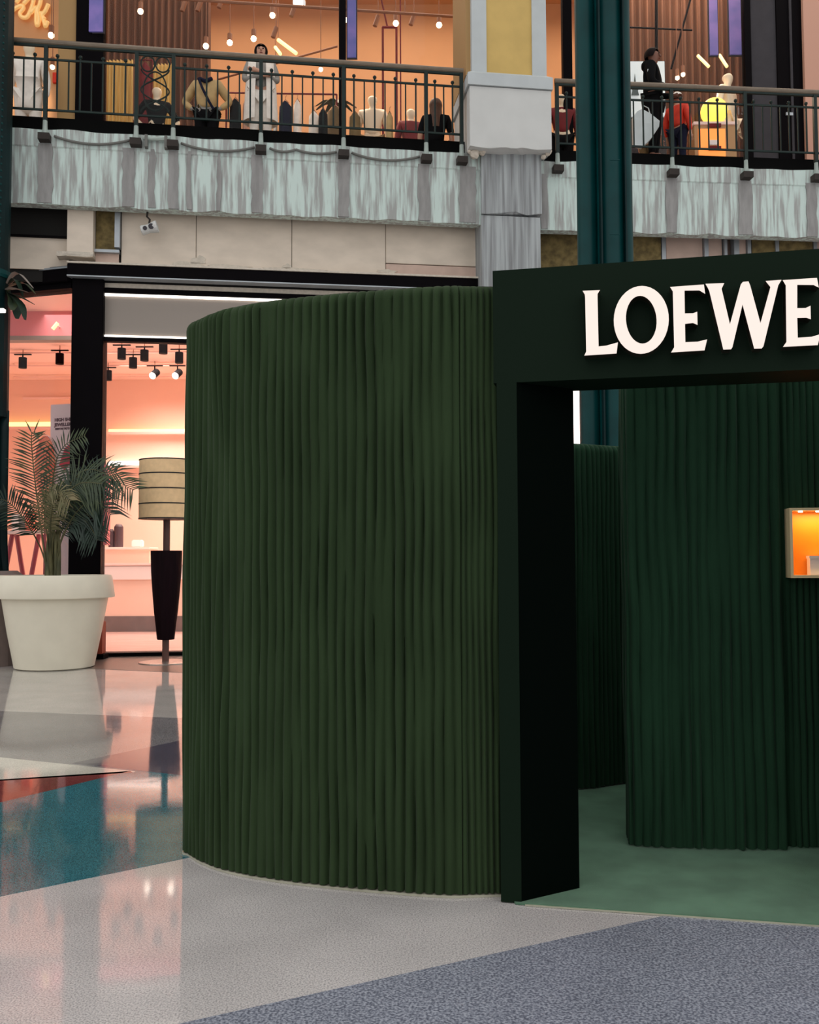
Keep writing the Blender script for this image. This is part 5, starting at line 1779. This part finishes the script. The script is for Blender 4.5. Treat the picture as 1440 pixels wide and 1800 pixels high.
# long open waistcoat
wv = MB()
rows = []
for j in range(7):
    f = j / 6
    zz = 1.40 - f * 0.92
    row = []
    for i in range(21):
        a = math.radians(-70 + 320 * i / 20) + math.pi * 0.0
        rx, ry = 0.215 + 0.05 * f, 0.165 + 0.05 * f
        row.append((rx * math.cos(a + math.radians(0)), ry * math.sin(a), zz))
    rows.append(row)
wv.grid(rows)
wo = wv.build('waistcoat', 'white_cloth', None, smooth=True)
wo.parent = woman
loc, h = lvl(1147, 87, 1.82)
man = figure('person', 'man in black hooded jacket walking past the brown curtain', 'person', loc, h, 1.15, 'skin_dark', 'cloth_black', 'cloth_black', 'hair_black', 'hold', top_r=1.3)
hd_ = MB().ball((0, 0.085, 1.46), 0.10, 12, 8, (1.2, 0.8, 0.8)).build('hood', 'cloth_black', None, smooth=True); hd_.parent = man
lg_ = MB().box(-0.26, -0.245, -0.02, 0.03, 1.24, 1.29).build('sleeve_patch', 'bag_white'); lg_.parent = man
# white bag
bp0 = at(1136, 228, loc.y - 0.32)
bag = thing('shopping_bag', 'large white shopping bag held by the man in black', 'bag', (bp0.x, bp0.y, at(1136, 262, loc.y - 0.32).z))
pts = [(1112, 207), (1120, 197), (1128, 193), (1143, 201), (1159, 214), (1158, 224), (1143, 246), (1128, 260), (1113, 256)]
Yb = loc.y - 0.32
mbg = MB()
n = len(pts)
A = [at(x, y, Yb) for x, y in pts]
cc = sum(A, Vector()) / n
mbg.add([cc + Vector((0, -0.09, 0))] + [q_ + Vector((0, -0.03, 0)) for q_ in A] + [q_ + Vector((0, 0.05, 0)) for q_ in A] + [cc + Vector((0, 0.09, 0))],
        [(0, 1 + i, 1 + (i + 1) % n) for i in range(n)] + [(1 + i, 1 + n + i, 1 + n + (i + 1) % n, 1 + (i + 1) % n) for i in range(n)] + [(2 * n + 1, 1 + n + (i + 1) % n, 1 + n + i) for i in range(n)])
mbg.build('body', 'bag_white', bag)
MB().tube([at(1128, 194, Yb), at(1132, 186, Yb + 0.05), at(1140, 190, Yb + 0.03), at(1143, 201, Yb)], 0.008, 6).build('handle', 'bag_white', bag)
loc, h = lvl(1190, 166, 1.32)
figure('person', 'child in bright red padded jacket and white cap on the gallery', 'person', loc, h, 2.4, 'skin', 'cloth_red', 'cloth_navy', 'hair_black', 'down', top_r=1.45, cap='white_cloth')
loc2, h = lvl(1168, 160, 1.50)
loc2.y += 0.0
figure('person', 'child in pale olive coat between the man in black and the red jacket', 'person', loc2 + Vector((-0.22, 0.22, 0)), h, 2.2, 'skin', 'white_cloth', 'cloth_olive', 'hair_brown', 'down', top_r=1.3, coat=0.2)
# seated woman seen from behind, on a bench
p = at(766, 176, 15.05)
ls = Vector((p.x, 15.05, ZF + 0.0))
hh = p.z - ZF
figure('person', 'seated woman with long brown hair seen from behind in black top', 'person', (ls.x, ls.y, p.z - 1.70), 1.70, math.pi, 'skin', 'cloth_black', 'cloth_navy', 'hair_brown', 'down', hairlen=0.34, seated=True, sleeve=False, face=True)
zb4 = p.z - 1.70 + 0.76
bn = thing('bench', 'low dark bench with pale cushion under the seated woman', 'bench', (ls.x, ls.y, ZF))
MB().box(ls.x - 0.32, ls.x + 0.35, ls.y - 0.22, ls.y + 0.25, zb4 - 0.10, zb4).build('cushion', 'cloth_grey', bn, bevel=0.02)
MB().box(ls.x - 0.33, ls.x + 0.36, ls.y - 0.23, ls.y + 0.26, zb4 - 0.15, zb4 - 0.10).build('seat_frame', 'black', bn)
for sx in (-0.3, 0.33):
    for sy in (-0.2, 0.23):
        MB().box(ls.x + sx - 0.02, ls.x + sx + 0.02, ls.y + sy - 0.02, ls.y + sy + 0.02, ZF, zb4 - 0.15).build('leg', 'black', bn)

# mannequins
loc, h = lvl(52, 74, 1.80)
m1 = figure('mannequin', 'cream mannequin in a long white coat under the gold script', 'mannequin', loc, h, 0.1, 'mannequin', 'white_cloth', 'white_cloth', None, 'down', face=False, top_r=1.3, coat=0.35)
loc, h = lvl(655, 167, 1.74)
figure('mannequin', 'bright cream mannequin bust in open pale shirt beside the clothes frame', 'mannequin', loc, h, 0.0, 'mannequin', 'mannequin', 'cloth_olive', None, 'down', face=False, top_r=1.2)
loc, h = lvl(722, 190, 1.62)
figure('mannequin', 'mannequin in maroon top beside the seated woman', 'mannequin', loc, h, 0.2, 'mannequin', 'cloth_maroon', 'cloth_maroon', None, 'down', face=False, top_r=1.22)
loc, h = lvl(987, 164, 1.72)
figure('mannequin', 'mannequin in maroon top squeezed between ochre pillar and teal column', 'mannequin', loc, h, 0.0, 'mannequin', 'cloth_maroon', 'cloth_black', None, 'down', face=False)
loc, h = lvl(1283, 119, 2.30)
loc.y += 0.16
pl_ = MB().box(loc.x - 0.22, loc.x + 0.22, loc.y - 0.18, loc.y + 0.18, ZF, ZF + 0.42).build('plinth_block', 'tan_box', bevel=0.01)
tag(pl_, 'tan plinth block under the tall cream mannequin', 'plinth')
loc.z, h = ZF + 0.42, 1.88
figure('mannequin', 'tall slim cream mannequin behind the yellow globe', 'mannequin', loc + Vector((0, 0.0, 0)), h, 0.8, 'mannequin', 'mannequin', 'mannequin', None, 'down', face=False, top_r=1.05)
loc, h = lvl(276, 152, 1.66)
figure('mannequin', 'pale headed mannequin in black outfit inside the ornamental railing bay', 'mannequin', loc, h, 0.3, 'mannequin', 'cloth_black', 'cloth_black', None, 'hips', face=False, sleeve=False)
# headless dress form in beige jacket
loc, h = lvl(364, 143, 1.45)
df = figure('dress_form', 'headless dress form in beige jacket with dark slanting strap', 'mannequin', (loc.x, loc.y, loc.z), h / 1.45 * 1.70, 0.0, 'cloth_grey', 'cloth_beige', 'cloth_black', None, 'hips', face=False, head=False, top_r=1.38)
st_ = MB().tube([(-0.10, -0.155, 1.42), (-0.02, -0.215, 1.22), (0.08, -0.20, 1.02), (0.14, -0.17, 0.92)], 0.02, 6).build('strap', 'cloth_navy'); st_.parent = df
sc_ = MB().tube([(-0.09, -0.08, 1.45), (0, -0.145, 1.38), (0.09, -0.08, 1.45)], 0.032, 8).build('scarf', 'cloth_navy'); sc_.parent = df


# clothes rail with hanging garments
def garment(px, w, y0, y1, Y, m, label, group='hanging garments', stand_=False):
    a, b = at(px - w / 2, y0, Y), at(px + w / 2, y0, Y)
    zb5 = max(ZF + 0.35, at(px, y1, Y).z - 0.35)
    cx_ = (a.x + b.x) / 2
    t = thing('hanging_garment', label, 'garment', (cx_, Y, zb5), group)
    hw_ = (b.x - a.x) / 2
    rows = []
    for j, (f, ww) in enumerate([(0, 0.25), (0.03, 0.55), (0.08, 0.95), (0.2, 1.0), (0.6, 1.02), (1.0, 1.08)]):
        zz = a.z + (zb5 - a.z) * f
        row = []
        for i in range(24):
            an = 2 * math.pi * i / 24
            fold = 1 + 0.10 * math.sin(an * 5 + px) * f
            row.append((cx_ + hw_ * ww * math.cos(an) * fold, Y + (0.06 + 0.08 * f) * math.sin(an) * fold, zz))
        rows.append(row)
    mb = MB().grid(rows, closed=True)
    mb.add(rows[0], [tuple(range(24))]); mb.add(rows[-1], [tuple(range(24))])
    mb.build('cloth', m, t, smooth=True)
    MB().tube([(cx_ - hw_ * 0.5, Y, a.z - 0.01), (cx_, Y, a.z + 0.05), (cx_ + hw_ * 0.5, Y, a.z - 0.01)], 0.008, 5).build('hanger', 'lamp_tan', t)
    if stand_:
        MB().tube([(cx_, Y, ZF), (cx_, Y, a.z + 0.03)], 0.012, 6).build('stand_pole', 'black', t)
        MB().lathe((cx_, Y, ZF), [(0.12, 0.0), (0.12, 0.015)], 14).build('stand_base', 'black', t)
    MB().tube([(cx_, Y, a.z + 0.05), (cx_, Y, a.z + 0.10), (cx_ + 0.02, Y, a.z + 0.12)], 0.004, 5).build('hook', 'lamp_tan', t)
    return t


cr_ = thing('clothes_rail', 'dark metal clothes rail spanning behind the standing woman', 'clothes rack', at(520, 200, 16.0))
a, b = at(398, 163, 16.0), at(592, 166, 16.0)
MB().tube([a, b], 0.015, 6).build('bar', 'cloth_maroon', cr_)
for f in (0.0, 0.5, 1.0):
    p = a.lerp(b, f)
    MB().tube([(p.x, p.y, ZF), p], 0.015, 6).build('upright', 'cloth_maroon', cr_)
for (px, w, y0, y1, m, lb) in [(414, 20, 176, 245, 'cloth_black', 'black coat hanging beside the beige jacket form'), (433, 12, 178, 220, 'skin', 'peach blouse hanging close behind the standing woman'), (484, 7, 178, 245, 'white_cloth', 'narrow white shirt hanging between woman and navy coat'),
                              (502, 22, 180, 245, 'cloth_navy', 'dark navy coat hanging beneath the clothes rail'), (523, 14, 178, 245, 'white_cloth', 'cream trousers hanging beside the navy coat')]:
    garment(px, w, y0, y1, 16.0, m, lb)
for (px, w, y0, Y, m, lb) in [(552, 18, 198, 15.7, 'white_cloth', 'bright cream jacket on a stand next to the black jacket'), (568, 16, 194, 15.4, 'cloth_black', 'black jacket on a stand between cream and olive jackets'), (590, 30, 190, 15.75, 'cloth_olive', 'olive jacket standing behind the black mullion post'), (624, 20, 200, 15.35, 'cloth_olive', 'olive cardigan between black mullion and cream bust'), (685, 12, 200, 15.4, 'cloth_beige', 'beige scarf hanging by the maroon clothes frame')]:
    garment(px, w, y0, 245, Y, m, lb, stand_=True)
garment(256, 20, 112, 200, 16.0, 'cloth_maroon', 'dark maroon coat hanging inside the ornamental railing bay')
cr2 = thing('clothes_rail', 'short clothes rail carrying the maroon coat', 'clothes rack', at(256, 112, 16.0))
a, b = at(244, 105, 16.0), at(268, 106, 16.0)
MB().tube([a, b], 0.012, 6).build('bar', 'cloth_maroon', cr2)
for q_ in (a, b):
    MB().tube([(q_.x, q_.y, ZF), q_], 0.012, 6).build('upright', 'cloth_maroon', cr2)
a, b = at(93, 128, 15.97), at(99, 146, 15.97)
o = MB().box(a.x, b.x, 15.95, 16.0, b.z, a.z).build('wall_notice', 'cloth_red', bevel=0.005)
tag(o, 'small red notice box on the orange wall beside the white coat', 'notice')
# potted greenery between jackets
gp = at(590, 188, 16.2)
pt = thing('boutique_plant', 'small green plant rising above the jackets', 'plant', (gp.x, 16.2, ZF))
MB().tube([(gp.x, 16.2, ZF + 0.5), (gp.x, 16.2, gp.z + 0.05)], 0.012, 6).build('stem', 'stem', pt)
MB().lathe((gp.x, 16.2, ZF), [(0.12, 0.0), (0.16, 0.5)], 16).build('pot', 'pot', pt)
for k in range(9):
    an = k * 0.7
    leaf(crom([Vector((gp.x, 16.2, gp.z - 0.05)), Vector((gp.x + 0.16 * math.cos(an), 16.2 + 0.1 * math.sin(an), gp.z + 0.08)), Vector((gp.x + 0.36 * math.cos(an), 16.2 + 0.2 * math.sin(an), gp.z - 0.02))], 4), 0.05, 'leaf', pt)

# picture, globe and cabinet
pa_, pb2 = at(1106, 108, 16.9), at(1170, 205, 16.9)
pic = thing('picture', 'pale picture of a lone dark tree behind the man in black', 'picture', (pa_.x, 16.9, pb2.z))
MB().box(pa_.x, pb2.x, 16.9, 16.93, pb2.z, pa_.z).build('board', 'art', pic)
tp = at(1116, 153, 16.9)
MB().fprism(Frame((tp.x, 16.885), (1, 0)), [(-0.07, tp.z - 0.16), (0.07, tp.z - 0.16), (0.05, tp.z - 0.08), (0.06, tp.z - 0.06), (0.02, tp.z + 0.04), (0, tp.z + 0.24), (-0.02, tp.z + 0.04), (-0.06, tp.z - 0.05), (-0.045, tp.z - 0.07)], 0, 0.01).build('tree_motif', 'dark_tree', pic)
MB().box(pa_.x - 0.02, pb2.x + 0.02, 16.93, 16.96, ZF, pa_.z + 0.02).build('stand', 'charcoal', pic)
Yg = 15.95
gc = at(1252, 190, Yg)
gb, gr_ = at(1216, 222, Yg - 0.05), at(1290, 276, Yg - 0.05)
zc_ = at(1252, 213, Yg - 0.22).z
cabt = thing('display_cabinet', 'tan cabinet with glowing orange front carrying the yellow globe', 'cabinet', ((gb.x + gr_.x) / 2, Yg, ZF))
MB().box(gb.x, gr_.x, Yg - 0.20, Yg + 0.12, ZF, zc_ - 0.06).build('body', 'tan_box', cabt)
MB().box(gb.x - 0.02, gr_.x + 0.02, Yg - 0.22, Yg + 0.13, zc_ - 0.06, zc_).build('worktop', 'peach_pale', cabt, bevel=0.01)
a, b = at(1228, 226, Yg - 0.22), at(1276, 268, Yg - 0.22)
MB().box(a.x, b.x, Yg - 0.215, Yg - 0.20, ZF + 0.05, a.z).build('lit_front', 'orange_lit', cabt)
a, b = at(1246, 217, Yg - 0.23), at(1268, 223, Yg - 0.23)
MB().box(a.x, b.x, Yg - 0.235, Yg - 0.215, b.z, a.z).build('label_plate', 'cloth_maroon', cabt)
a, b = at(1246, 247, Yg - 0.23), at(1262, 256, Yg - 0.23)
MB().box(a.x, b.x, Yg - 0.26, Yg - 0.215, b.z, a.z).build('drawer_pull', 'product_white', cabt, bevel=0.008)
a, b = at(1246, 257, Yg - 0.23), at(1268, 264, Yg - 0.23)
MB().box(a.x, b.x, Yg - 0.24, Yg - 0.215, b.z, a.z).build('foot_panel', 'cloth_maroon', cabt)  # flat maroon strip below the drawer pull
rg = (at(1275, 190, Yg).x - gc.x)
gl = thing('globe_lamp', 'glowing yellow globe lamp on the tan cabinet', 'lamp', (gc.x, Yg, zc_))
MB().ball((gc.x, Yg - 0.1, zc_ + rg * 1.0), rg, 28, 18).build('globe', 'globe', gl, smooth=True)
MB().lathe((gc.x, Yg - 0.1, zc_), [(rg * 0.4, 0.0), (rg * 0.35, 0.03)], 18).build('base', 'gold', gl)
